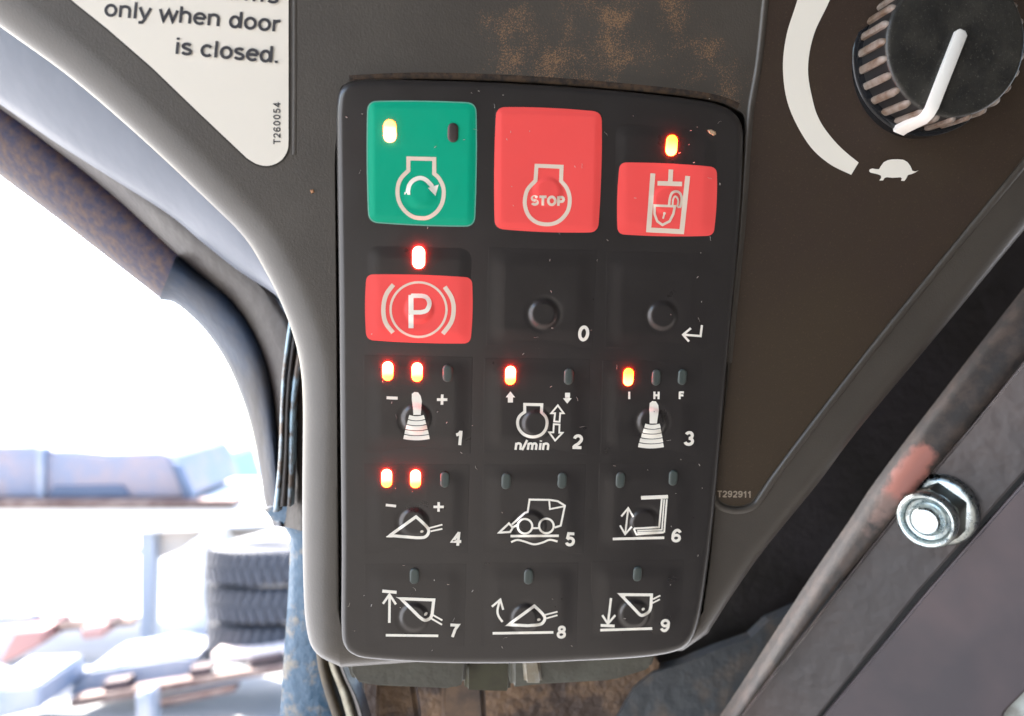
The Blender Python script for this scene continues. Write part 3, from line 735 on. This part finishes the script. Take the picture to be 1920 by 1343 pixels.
kblock('housing_shell', [(960, 1212), (1238, 1212), (1222, 1258), (1150, 1280), (1010, 1288), (958, 1294)], -8.5, -26, M['bracket'], 1.2)
kblock('connector_block', [(874, 1212), (962, 1212), (958, 1300), (872, 1298)], -14, -26, mat('olive_connector', (.050, .050, .028), .55, col2=(.035, .03, .02), vscale=90), 1.0)
kblock('retaining_clip', [(980, 1236), (1012, 1236), (1018, 1284), (984, 1284)], -7, -9, mat('pale_clip', (.22, .19, .14), .35, col2=(.3, .3, .28), vscale=150), .8)

# ================================================================== SPEED DIAL
kb = P(1736, 108, 1.3 * MM)
ax = (N - EU * .09 + EV * .11).normalized()
A1 = ax.orthogonal().normalized(); A2 = ax.cross(A1).normalized()
A1 = (EU - ax * EU.dot(ax)).normalized(); A2 = ax.cross(A1).normalized()
dial = thing('speed_dial', 'black ribbed rotary dial with white pointer line', 'dial', kb)
KR, KH = 17.3 * MM, 11.5 * MM
def ringpt(rad, h, a): return kb + A1 * rad * math.cos(a) + A2 * rad * math.sin(a) + ax * h
def lathe(name, prof, m, parent, n=96, cap=True):
    v = []; f = []
    for r, h in prof:
        for i in range(n): v.append(ringpt(r, h, 2 * math.pi * i / n))
    for j in range(len(prof) - 1):
        for i in range(n): a, b = j * n + i, j * n + (i + 1) % n; f.append((a, b, b + n, a + n))
    if cap: f.append(tuple((len(prof) - 1) * n + i for i in range(n)))
    o = mesh(name, v, f, m, parent); autosmooth(o, 40); return o
lathe('dial_skirt', [(KR + .9 * MM, -3 * MM), (KR + .9 * MM, .7 * MM), (KR + .5 * MM, 1.0 * MM), (KR - .6 * MM, 1.0 * MM)], mat('gloss_black', (.010, .011, .013), .15), dial)
lathe('dial_side', [(KR - 1.3 * MM, .5 * MM), (KR - 1.3 * MM, KH - .7 * MM)], mat('black_knob_side', (.012, .012, .012), .5), dial, cap=False)  # side between the ribs, a darker black than the face
lathe('dial_face', [(KR - 1.3 * MM, KH - .7 * MM), (KR - 1.4 * MM, KH - .35 * MM), (KR - 1.8 * MM, KH - .06 * MM), (KR - 2.4 * MM, KH), (KR - 6 * MM, KH - .05 * MM), (2 * MM, KH - .15 * MM)], M['knob'], dial)
nr = 27
def rib(a):
    v = []; f = []; hw = .055; seg = 8; prof = []
    # rounded grip bar running up the side of the dial and over its shoulder
    path = [(KR - .30 * MM, 1.1 * MM), (KR - .30 * MM, KH - 2.2 * MM), (KR - .45 * MM, KH - 1.3 * MM), (KR - .8 * MM, KH - .7 * MM), (KR - 1.2 * MM, KH - .4 * MM)]
    for j, (r, h) in enumerate(path):
        w = hw * (1, 1, .9, .7, .4)[j]
        for t, dr in ((-1, -.9), (-.92, -.25), (-.5, 0), (.5, 0), (.92, -.25), (1, -.9)):
            v.append(ringpt(r + dr * MM, h, a + w * t))
    for j in range(len(path) - 1):
        for i in range(5): p = j * 6 + i; f.append((p, p + 1, p + 7, p + 6))
    f.append(tuple(range(6))); f.append(tuple(reversed(range(24, 30))))
    o = mesh('grip_rib', v, f, M['rib'], dial); autosmooth(o, 45)
for i in range(nr):
    a = 2 * math.pi * (i + .5) / nr
    if abs(((a - R(252)) + math.pi) % (2 * math.pi) - math.pi) < .09: continue
    rib(a)
# white pointer: across the face and down the side
pa = R(251)
def pointer():
    v = []; f = []; hw = 1.4 * MM; side = -A1 * math.sin(pa) + A2 * math.cos(pa)
    path = [(-2.8 * MM, KH + .5 * MM), (-2.0 * MM, KH + .75 * MM), (KR - 2.6 * MM, KH + .75 * MM), (KR - .8 * MM, KH + .1 * MM), (KR + .4 * MM, KH - 1.6 * MM), (KR + 1.2 * MM, 2.6 * MM), (KR + 1.6 * MM, 1.2 * MM)]
    for j, (r, h) in enumerate(path):
        c = ringpt(r, h, pa); c0 = ringpt(r - 1.2 * MM if j > 2 else r, h - 1.1 * MM, pa)
        w = hw * (.55 if j == 0 else 1)
        v += [c0 - side * w, c - side * w * .96, c - side * w * .7 + (c - c0).normalized() * .12 * MM, c + side * w * .7 + (c - c0).normalized() * .12 * MM, c + side * w * .96, c0 + side * w]
    for j in range(len(path) - 1):
        for i in range(5): p = j * 6 + i; f.append((p, p + 1, p + 7, p + 6))
    f.append(tuple(range(6))); f.append(tuple(reversed(range(36, 42))))
    o = mesh('pointer', v, f, M['white'], dial); autosmooth(o, 50)
pointer()

# ================================================================== FRAME AROUND THE CONSOLE
def loft(name, Apx, Bpx, zA, zB, bulge, m, parent=None, n=10, thick=.02, step=6):
    """solid strip between two photo outlines; bulge (m) swells it towards the viewer; closed at the back"""
    A = catmull(Apx, step); Bv = catmull(Bpx, step)
    K = 60
    def samp(L, t):
        s = t * (len(L) - 1); i = min(int(s), len(L) - 2); return L[i].lerp(L[i + 1], s - i)
    v = []; f = []; row = n + 3
    for k_ in range(K + 1):
        t = k_ / K; a, b = samp(A, t), samp(Bv, t)
        za = zA(t) if callable(zA) else zA; zb = zB(t) if callable(zB) else zB
        pts = []
        for j in range(n + 1):
            s = j / n; z = za + (zb - za) * s - bulge * math.sin(math.pi * s) ** .6
            pts.append(at(a.x + (b.x - a.x) * s, a.y + (b.y - a.y) * s, z))
        v += pts + [pts[-1] + FW * thick, pts[0] + FW * thick]
    for k_ in range(K):
        for j in range(row):
            p, q = k_ * row + j, k_ * row + (j + 1) % row; f.append((p, q, q + row, p + row))
    f.append(tuple(range(row))); f.append(tuple(reversed(range(K * row, (K + 1) * row))))
    o = mesh(name, v, f, m, parent); autosmooth(o, 50); return o

liner = tag(loft('cab_liner', [(-200, -170), (0, 0), (134, 97), (268, 205), (402, 330), (480, 420), (545, 520), (590, 640)],
     [(-220, 50), (0, 196), (105, 268), (210, 335), (316, 402), (380, 455), (450, 510), (530, 560)], .222, .236, .005, M['liner'], thick=.012),
     'pale grey rounded cab liner strip between console and rusty tube', 'liner strip')
post = thing('cab_post', 'brown and navy cab post curving down beside the keypad console', 'cab post', at(500, 700, .25))
loft('inner_trim', [(-200, 0), (0, 160), (110, 245), (200, 312), (275, 362), (345, 415), (410, 470), (500, 540), (570, 660), (590, 800), (585, 1000)],
     [(-200, 70), (0, 204), (100, 278), (170, 332), (238, 390), (300, 448), (365, 508), (440, 580), (490, 680), (512, 800), (520, 985)], .238, .250, .004, M['taupe'], post, thick=.01)
loft('bent_tube', [(330, 480), (372, 512), (430, 555), (480, 620), (508, 700), (520, 800), (528, 900), (534, 990)],
     [(298, 562), (330, 570), (380, 615), (425, 680), (462, 770), (484, 860), (496, 940), (512, 985)], .250, .262, .010, M['frame'], post, thick=.02)
for A_, B_, mm_ in (([(548, 560), (529, 700), (522, 860), (512, 960)], [(556, 560), (536, 700), (530, 860), (522, 960)], M['seal']),
                    ([(570, 580), (546, 740), (541, 880), (538, 950)], [(580, 580), (554, 740), (549, 880), (545, 950)], M['seal']),
                    ([(556, 570), (537, 720), (531, 860), (523, 950)], [(566, 570), (545, 720), (540, 860), (537, 950)], M['taupe'])):
    loft('door_seal', A_, B_, .2355, .2355, .0008, mm_, post, n=5, thick=.004)
tube = tag(loft('roof_tube', [(-190, 10), (-80, 95), (30, 180), (145, 275), (262, 370), (385, 480)],
     [(-240, 150), (-120, 240), (0, 330), (100, 405), (200, 482), (304, 563)], .262, .270, .014, M['rusttube'], thick=.03),
     'rusty purple brown steel tube running diagonally across bright sky', 'steel tube')
lp = thing('lower_post', 'worn pale blue steel post below the curved cab post', 'steel post', at(580, 1150, .25))
loft('post_face', [(545, 960), (541, 1100), (532, 1230), (520, 1420)], [(640, 960), (650, 1100), (655, 1230), (665, 1420)], .247, .247, .004, M['bluesteel'], lp, thick=.02)
loft('corner_gusset', [(494, 955), (512, 975), (530, 985), (545, 1010)], [(590, 930), (595, 955), (600, 985), (600, 1010)], .246, .244, .002, M['bluesteel'], lp, thick=.01)
loft('wiring_conduit', [(590, 1190), (596, 1250), (612, 1310), (650, 1420)], [(606, 1190), (616, 1250), (634, 1310), (672, 1420)], .236, .236, .0025, mat('dark_conduit', (.055, .040, .022), .85, col2=(.04, .03, .02), vscale=150), lp, n=8, thick=.006)
loft('wiring_conduit', [(608, 1200), (618, 1250), (640, 1310), (668, 1420)], [(624, 1200), (636, 1250), (660, 1310), (690, 1420)], .234, .234, .0025, mat('cream_conduit', (.30, .27, .20), .8, col2=(.16, .13, .09), vscale=120), lp, n=8, thick=.006)
loft('wiring_conduit', [(628, 1210), (640, 1260), (665, 1320), (690, 1420)], [(637, 1210), (650, 1260), (678, 1320), (706, 1420)], .232, .232, .004, M['taupe'], lp, n=8, thick=.006)

# rusty steel under the housing
fl = tag(block('rusty_floor_plate', [(600, 1180), (1210, 1200), (1236, 1245), (1180, 1600), (600, 1600)], .292, .30, M['rust']), 'rust stained brown steel behind and below the grey housing', 'steel plate')
lg = thing('bracket_lug', 'two rusty bolt lugs under the grey housing', 'bracket', at(800, 1330, .25))
block('lug', [(705, 1250), (772, 1250), (788, 1360), (700, 1420)], .249, .256, M['rust'], lg, 1.5 * MM)
block('lug', [(830, 1256), (905, 1252), (915, 1420), (820, 1420)], .252, .258, mat('brown_lug', (.14, .085, .05), .6, col2=(.06, .04, .03), vscale=80), lg, 1.5 * MM)
lg['label'] = 'pair of rusty brown lugs below the left half of the housing'
# panel behind the console, coloured black for the shade there; its top blocks sky
rec = tag(block('shade_panel', [(1150, 1100), (1250, 900), (1300, -1350), (2700, -1350), (2700, 100), (2400, 700), (1800, 1250), (1600, 1300), (1120, 1300)], .305, .31, M['shadow'], None, 0),
          'steel panel in the gap right of the console, coloured black as shade', 'steel panel')
sh = tag(block('dusty_steel_sheet', [(1190, 1290), (1225, 1262), (1280, 1245), (1341, 1220), (1409, 1196), (1442, 1164), (1506, 1136), (1560, 1100), (1700, 1090), (1480, 1300), (1380, 1480), (1080, 1480)], .290, .296, M['sheet']),
         'dusty blue grey steel sheet at the lower end of the rail', 'steel sheet')

# steel rail with worn edge, nut and second panel; its plane looks left towards the console
NR = (-RT * .50 - UP * .10 - FW * .86).normalized(); XR = at(1760, 955, .232)
def PR(px, py, off=0.0):
    r = ray(px, py); return C0 + r * ((XR + NR * off - C0).dot(NR) / r.dot(NR))
def plate(name, px, off, thick, m, parent, bev=0.0):
    k = len(px); q = [PR(x, y, off) for x, y in px]; r = [v - NR * thick for v in q]
    o = mesh(name, q + r, [tuple(range(k)), tuple(reversed(range(k, 2 * k)))] + [(i, i + k, (i + 1) % k + k, (i + 1) % k) for i in range(k)], m, parent)
    if bev:
        bm = bmesh.new(); bm.from_mesh(o.data); bmesh.ops.bevel(bm, geom=list(bm.edges), offset=bev, segments=3, affect='EDGES', clamp_overlap=True); bm.to_mesh(o.data); bm.free(); autosmooth(o, 40)
    return o
rail = thing('steel_rail', 'grey brown diagonal steel rail with worn edge beside the nut', 'steel rail', XR - NR * .004)
plate('rail_face', [(1389, 1343), (1300, 1460), (1450, 1460), (1527, 1353), (1722, 1110), (1924, 882), (2150, 620), (2150, 400), (1822, 800), (1668, 985)], 0, .004, M['rail'], rail, .5 * MM)
wp = [(1384, 1343), (1290, 1470), (1205, 1470), (1340, 1310), (1420, 1210), (1468, 1148), (1500, 1120), (1535, 1090), (1568, 1068), (1598, 1036), (1620, 990), (1640, 940), (1672, 902), (1700, 872), (1740, 838), (1800, 770), (1860, 694), (2150, 330), (2150, 394), (1818, 797), (1664, 982)]
loft('worn_edge', [(2150, 396), (1990, 592), (1820, 799), (1700, 940), (1640, 1015), (1560, 1112), (1465, 1240), (1388, 1343), (1290, 1480)],
     [(2085, 345), (1915, 560), (1748, 775), (1650, 905), (1597, 985), (1528, 1085), (1442, 1217), (1370, 1328), (1272, 1470)], lambda t: .2150 + .045 * t, lambda t: .221 + .045 * t, .002, M['wornedge'], rail, thick=.003)
def chip(m, spots, col, scale=420):
    nt = m.node_tree; L = nt.links; b = nt.nodes['Principled BSDF']; geo = nt.nodes.new('ShaderNodeNewGeometry'); acc = None
    nz = nt.nodes.new('ShaderNodeTexNoise'); nz.inputs['Scale'].default_value = scale; nz.inputs['Detail'].default_value = 6; L.new(geo.outputs['Position'], nz.inputs['Vector'])
    for cen, rad in spots:
        vs = nt.nodes.new('ShaderNodeVectorMath'); vs.operation = 'DISTANCE'; vs.inputs[1].default_value = cen; L.new(geo.outputs['Position'], vs.inputs[0])
        mm = nt.nodes.new('ShaderNodeMapRange'); mm.inputs[1].default_value = rad * 1.5; mm.inputs[2].default_value = rad * .5; L.new(vs.outputs['Value'], mm.inputs[0])
        if acc is None: acc = mm.outputs[0]
        else:
            mx = nt.nodes.new('ShaderNodeMath'); mx.operation = 'MAXIMUM'; L.new(acc, mx.inputs[0]); L.new(mm.outputs[0], mx.inputs[1]); acc = mx.outputs[0]
    ad = nt.nodes.new('ShaderNodeMath'); ad.operation = 'MULTIPLY_ADD'; ad.inputs[1].default_value = .9; L.new(nz.outputs[0], ad.inputs[0]); L.new(acc, ad.inputs[2])
    f = nt.nodes.new('ShaderNodeMapRange'); f.inputs[1].default_value = .80; f.inputs[2].default_value = 1.22; f.inputs[4].default_value = .85; L.new(ad.outputs[0], f.inputs[0])
    mix = nt.nodes.new('ShaderNodeMix'); mix.data_type = 'RGBA'; bc = b.inputs['Base Color']
    L.new(bc.links[0].from_socket, mix.inputs['A']); mix.inputs['B'].default_value = (*col, 1); L.new(f.outputs[0], mix.inputs['Factor']); L.new(mix.outputs['Result'], bc)
chip(M['wornedge'], [(at(1722, 858, .228), .0052), (at(1706, 878, .229), .0056), (at(1688, 902, .230), .0056), (at(1672, 922, .231), .0044)], (.34, .125, .095))
chip(M['wornedge'], [(at(1656, 945, .232), .0046), (at(1640, 970, .233), .0046), (at(1622, 1000, .234), .0042), (at(1590, 1044, .2355), .0036)], (.15, .095, .08))
p2 = tag(plate('lower_cover_panel', [(1537, 1353), (1460, 1460), (1840, 1460), (1885, 1335), (1935, 1285), (2150, 1100), (2150, 640), (1934, 888), (1732, 1118)], 1.6 * MM, .003, M['rail2'], None, .6 * MM),
         'large purple grey cover panel filling the lower corner beyond the black gap', 'cover panel')
gb = tag(plate('rail_backing_channel', [(1450, 1400), (1480, 1460), (1600, 1460), (2150, 800), (2150, 560), (1900, 850), (1640, 1160)], -3 * MM, .004, M['black'], None),
         'black channel seen as a dark line between rail and cover panel', 'channel')
cor = tag(plate('pale_lower_sheet', [(1800, 1500), (1860, 1345), (1900, 1300), (2150, 1090), (2150, 1500)], -2 * MM, .003, mat('pale_sheet', (.35, .38, .36), .5, col2=(.2, .2, .18), vscale=120), None),
          'pale chipped sheet showing at the bottom corner past the cover panel', 'steel sheet')

# flange nut
NX = (-RT * .70 - UP * .14 - FW * .70).normalized(); NC = PR(1762, 955, .05 * MM)
N1 = NX.orthogonal().normalized(); N2 = NX.cross(N1).normalized()
nut = thing('flange_nut', 'shiny zinc flange nut on a bolt end clamping the rail', 'nut', NC)
MP = (NC - C0).dot(FW) / FPX                    # metres per pixel at the nut
def nl(name, prof, m, n=64, hexa=None):
    v = []; f = []
    for r, h in prof:
        for i in range(n):
            a = 2 * math.pi * i / n; rr = r
            if hexa and r > hexa * .9: 
                s = ((a + R(8)) % (math.pi / 3)) - math.pi / 6; rr = min(r, hexa / math.cos(s))
            v.append(NC + N1 * rr * math.cos(a) * MP + N2 * rr * math.sin(a) * MP + NX * h * MP)
    for j in range(len(prof) - 1):
        for i in range(n): a, b = j * n + i, j * n + (i + 1) % n; f.append((a, b, b + n, a + n))
    f.append(tuple((len(prof) - 1) * n + i for i in range(n)))
    o = mesh(name, v, f, m, nut); autosmooth(o, 30); return o
nl('flange', [(67, -6), (68, 4), (66, 9), (63, 12), (56, 15), (40, 17)], M['zinc'])
nl('hex_body', [(58, 14), (58, 52), (53, 59), (50, 61)], M['zincd'], hexa=49)
nl('locking_collar', [(50, 57), (52, 67), (52, 74), (50, 78), (47, 80), (43, 79), (40, 75), (38, 68), (30, 65)], M['zinc'])
nl('bolt_end', [(31, 60), (30, 66), (28, 67), (30, 70), (28, 72), (29, 75), (27, 77), (25.5, 81), (22, 84), (8, 85)], M['zinc'])

# ================================================================== lint on the keypad
lint_v, lint_f = [], []
for i in range(95):
    x, y = random.uniform(650, 1360), random.uniform(165, 1225)
    if x > 1385 - (y - 200) * .09: continue
    L = random.choice([1.2, 1.5, 2, 2.5, 5]); a = random.uniform(0, 6.28); w = random.uniform(.28, .55) * (1.1 if L < 3 else .5)
    pts = [Vector((x, y))]
    for s in range(3): a += random.uniform(-.6, .6); pts.append(pts[-1] + Vector((math.cos(a), math.sin(a))) * L * .6)
    b0 = len(lint_v)
    for p in pts:
        n = Vector((-math.sin(a), math.cos(a))) * w
        lint_v += [KP(p.x + n.x, p.y + n.y, .10), KP(p.x, p.y, .22), KP(p.x - n.x, p.y - n.y, .10)]
    for s in range(3):
        q = b0 + 3 * s; lint_f += [(q, q + 1, q + 4, q + 3), (q + 1, q + 2, q + 5, q + 4)]
tag(mesh('dust_and_lint', lint_v, lint_f, M['dust'], None), 'fine pale dust specks and lint scattered over the keypad', 'dust', kind='stuff')
cp = [(1326, 244), (1334, 243), (1342, 247), (1343, 252), (1338, 255), (1330, 250)]
cv = [KP(x, y, .03) for x, y in cp] + [KP(x * .6 + 1335 * .4, y * .6 + 249 * .4, .5) for x, y in cp]
tag(mesh('paint_crumb', cv, [(i, (i + 1) % 6, 6 + (i + 1) % 6, 6 + i) for i in range(6)] + [tuple(range(6, 12))], M['crumb'], None), 'tiny sandy crumb stuck near the top corner of the keypad', 'crumb')
cp = [(581, 356), (588, 355), (590, 361), (584, 364)]
cv = [P(x, y, -.0001) for x, y in cp] + [P(x * .6 + 585 * .4, y * .6 + 359 * .4, .0004) for x, y in cp]
tag(mesh('rust_crumb', cv, [(i, (i + 1) % 4, 4 + (i + 1) % 4, 4 + i) for i in range(4)] + [(4, 5, 6, 7)], mat('orange_crumb', (.4, .2, .1), .8), None), 'tiny orange crumb on the plain console face below the sticker', 'crumb')

# ================================================================== UNSEEN CAB SHELL, added to block daylight from above, below, right and behind
def slab(name, lo, hi, m, label=None, cat=None, kind=None):
    x0, y0, z0 = lo; x1, y1, z1 = hi
    v = [(x0, y0, z0), (x1, y0, z0), (x1, y1, z0), (x0, y1, z0), (x0, y0, z1), (x1, y0, z1), (x1, y1, z1), (x0, y1, z1)]
    o = mesh(name, v, [(0, 3, 2, 1), (4, 5, 6, 7), (0, 1, 5, 4), (1, 2, 6, 5), (2, 3, 7, 6), (3, 0, 4, 7)], m)
    return tag(o, label, cat, kind=kind)
slab('unseen_cab_ceiling', (-.43, -1.1, 1.86), (.95, .50, 1.90), M['roof'], kind='structure')
slab('unseen_cab_side_wall', (.90, -1.1, .2), (.94, .30, 1.855), M['roof'], kind='structure')
slab('unseen_cab_floor', (-.42, -1.1, .90), (.90, .46, .94), M['roof'], kind='structure')
slab('unseen_cab_rear_wall', (-.45, -1.14, .2), (.94, -1.10, 1.855), M['roof'], kind='structure')

# ================================================================== YARD OUTSIDE
G_ = mat('pale_concrete', (.25, .25, .25), .9, bump=.3, bscale=8, col2=(.20, .20, .205), vscale=1.2)
gv = [(-400, -400, 0), (400, -400, 0), (400, 1200, 0), (-400, 1200, 0)]
tag(mesh('ground', gv, [(0, 1, 2, 3)], G_, org=(0, 0, 0)), None, None, kind='structure')
def box_px(name, quad, z, depth, m, parent=None, bev=.01): return block(name, quad, z, z + depth, m, parent, bev)
wood = mat('weathered_timber', (.07, .035, .028), .8, bump=.4, bscale=30, col2=(.16, .11, .09), vscale=6)
whitep = mat('white_painted_steel', (.60, .58, .56), .5)
paleb = mat('pale_blue_paint', (.14, .17, .23), .5, col2=(.24, .24, .27), vscale=2.5, ramp=(.4, .6))
pinkb = mat('faded_pink_blue_paint', (.14, .15, .20), .5, col2=(.20, .165, .18), vscale=3.0, ramp=(.4, .6))
dblue = mat('dark_blue_paint', (.055, .075, .12), .5)
skip = thing('scrap_skip', 'faded pink and blue steel skip standing on the rust edged trailer', 'skip', at(160, 940, 7.4))
box_px('skip_body', [(-260, 842), (75, 838), (88, 848), (140, 846), (200, 852), (306, 850), (330, 868), (352, 936), (-260, 936)], 7.2, 1.4, pinkb, skip, .03)
box_px('skip_opening', [(100, 912), (228, 910), (244, 932), (90, 934)], 7.17, .06, dblue, skip, .01)
box_px('skip_rib', [(318, 868), (332, 872), (362, 936), (344, 936)], 7.15, .1, dblue, skip, .01)
box_px('skip_rib', [(66, 840), (82, 840), (82, 934), (66, 934)], 7.15, .1, paleb, skip, .01)
tk = tag(box_px('water_tank', [(326, 868), (375, 866), (382, 858), (410, 860), (418, 890), (430, 932), (340, 934)], 8.8, 1.2, mat('sky_blue_plastic', (.12, .26, .38), .5), None, .05), 'sky blue plastic tank behind the end of the skip', 'tank')
tr = thing('flatbed_trailer', 'flatbed with rusty edge beam carrying the skip', 'trailer', at(150, 960, 7.0))
box_px('edge_beam', [(-260, 938), (440, 940), (440, 952), (-260, 955)], 7.0, .2, wood, tr, .01)
box_px('deck', [(-260, 955), (440, 952), (440, 962), (-260, 966)], 7.05, 1.8, whitep, tr, .01)
tb = thing('white_workbench', 'white steel workbench with grey post in front of the trailer', 'workbench', at(260, 1220, 5.9))
box_px('bench_top', [(-260, 990), (262, 990), (535, 982), (535, 988), (262, 1000), (-260, 998)], 5.9, .5, whitep, tb, .01)
box_px('apron', [(-260, 1030), (262, 1030), (262, 1040), (-260, 1042)], 6.3, .06, mat('grey_edge', (.25, .23, .22), .6), tb, .005)
box_px('leg', [(262, 985), (290, 985), (285, 1212), (292, 1228), (254, 1228), (262, 1212)], 6.0, .12, mat('grey_post', (.22, .24, .28), .6), tb, .01)
box_px('shaded_underside', [(285, 995), (540, 986), (420, 1018), (340, 1032), (290, 1052)], 6.1, .05, mat('underside_shade', (.36, .32, .29), .6), tb, .01)  # beige plate stands in for the shaded underside of the bench
# tyres stacked on a pallet
tyrem = mat('tyre_rubber', (.042, .043, .052), .75, bump=.4, bscale=20)
def tyre(cx, ytop, ybot, z, label, rw):
    c = at(cx, (ytop + ybot) / 2, z + rw); h = (ybot - ytop) / FPX * z; r = rw
    t = thing('tyre', label, 'tyre', c - Vector((0, 0, h / 2)), 'tyres stacked on the pallet')
    n = 44; v = []; f = []
    prof = [(.55, -.42), (.62, -.5), (.85, -.5), (.95, -.42), (.985, -.25), (.99, 0), (.985, .25), (.95, .42), (.85, .5), (.62, .5), (.55, .42), (.53, 0)]
    for i in range(n):
        a = 2 * math.pi * i / n
        for q, hh in prof: v.append(c + Vector((math.cos(a) * q * r, math.sin(a) * q * r, hh * h)))
    k = len(prof)
    for i in range(n):
        for j in range(k): a, b = i * k + j, i * k + (j + 1) % k; a2, b2 = ((i + 1) % n) * k + j, ((i + 1) % n) * k + (j + 1) % k; f.append((a, b, b2, a2))
    autosmooth(mesh('carcass', v, f, tyrem, t), 50)
    for side in (-1, 1):
        v = []; f = []
        for i in range(n):
            a0 = 2 * math.pi * (i + (.5 if side > 0 else 0)) / n
            b = len(v)
            for q in (.975, 1.035):
                for (da, hh) in ((0, .04), (.075, .04), (.16, .44), (.085, .44)):
                    v.append(c + Vector((math.cos(a0 + da) * q * r, math.sin(a0 + da) * q * r, side * hh * h)))
            f += [(b, b + 1, b + 2, b + 3), (b + 4, b + 5, b + 6, b + 7)] + [(b + j, b + (j + 1) % 4, b + 4 + (j + 1) % 4, b + 4 + j) for j in range(4)]
        mesh('tread_lugs', v, f, tyrem, t)['kind'] = 'stuff'
    return t
tyre(512, 1018, 1086, 5.0, 'chunky tyre on top of the stack behind the cab post', .42)
tyre(517, 1087, 1152, 5.0, 'chunky tyre in the middle of the stack of three', .42)
tyre(515, 1154, 1224, 5.0, 'tyre at the bottom of the stack on the pallet', .42)
pl = thing('timber_pallet', 'timber pallet with dark gaps under the stack of tyres', 'pallet', at(420, 1260, 4.9))
def board(q, z=4.85): return box_px('board', q, z, .10, wood, pl, .006)
box_px('deck_boards', [(395, 1228), (540, 1216), (700, 1210), (700, 1226), (540, 1230), (400, 1244)], 4.9, .9, mat('pale_timber', (.55, .46, .42), .8), pl, .006)
box_px('board', [(130, 1312), (440, 1262), (700, 1222), (700, 1234), (440, 1276), (130, 1330)], 4.80, .1, wood, pl, .006)
box_px('board', [(290, 1318), (440, 1290), (440, 1298), (300, 1328)], 4.75, .1, wood, pl, .004)
for q in ([(192, 1282), (240, 1274), (240, 1292), (194, 1300)], [(354, 1256), (396, 1250), (394, 1264), (356, 1270)], [(462, 1240), (526, 1228), (526, 1236), (464, 1248)]):
    box_px('block', q, 4.84, .1, mat('dark_block', (.05, .03, .03), .8), pl, .004)
tag(box_px('blue_crate', [(165, 1256), (330, 1230), (372, 1232), (350, 1286), (250, 1296), (130, 1310), (128, 1290)], 5.0, .5, paleb, None, .02), 'pale blue crate on the pallet beside the tyres', 'crate')
tag(box_px('red_bundle', [(28, 1184), (84, 1182), (76, 1210), (30, 1234), (0, 1246), (0, 1240)], 6.2, .4, mat('faded_red', (.34, .17, .15), .6), None, .03), 'faded red bundle on the ground below the workbench', 'bundle')
tag(box_px('red_box', [(150, 1176), (200, 1172), (194, 1196), (150, 1202)], 6.3, .3, mat('faded_red_box', (.36, .2, .18), .6), None, .02), 'small faded red box under the workbench', 'box')
tag(box_px('white_sack', [(380, 1000), (402, 1020), (396, 1120), (408, 1200), (398, 1246), (360, 1230), (330, 1225), (300, 1222), (300, 1060)], 5.6, .5, whitep, None, .05), 'white sack leaning beside the stack of tyres', 'sack')

grey = mat('yard_grey', (.16, .18, .22), .7, col2=(.28, .27, .28), vscale=3)
for nm, q, z, dp, mm, lb, ct in (
    ('steel_channel', [(-200, 1168), (60, 1160), (60, 1172), (-200, 1184)], 6.4, .15, grey, 'grey steel channel lying across the yard under the workbench', 'steel channel'),
    ('brown_plank', [(60, 1176), (250, 1166), (250, 1174), (60, 1188)], 6.35, .15, wood, 'thin brown plank lying in front of the faded red box', 'plank'),
    ('plastic_drum', [(-40, 1290), (70, 1286), (76, 1330), (-40, 1360)], 4.6, .5, paleb, 'pale blue drum lying at the edge of the pallet', 'drum'),
    ('timber_post', [(252, 1300), (284, 1296), (286, 1400), (254, 1400)], 4.6, .12, grey, 'short grey post standing in front of the pallet', 'post')):
    tag(box_px(nm, q, z, dp, mm, None, .015), lb, ct)
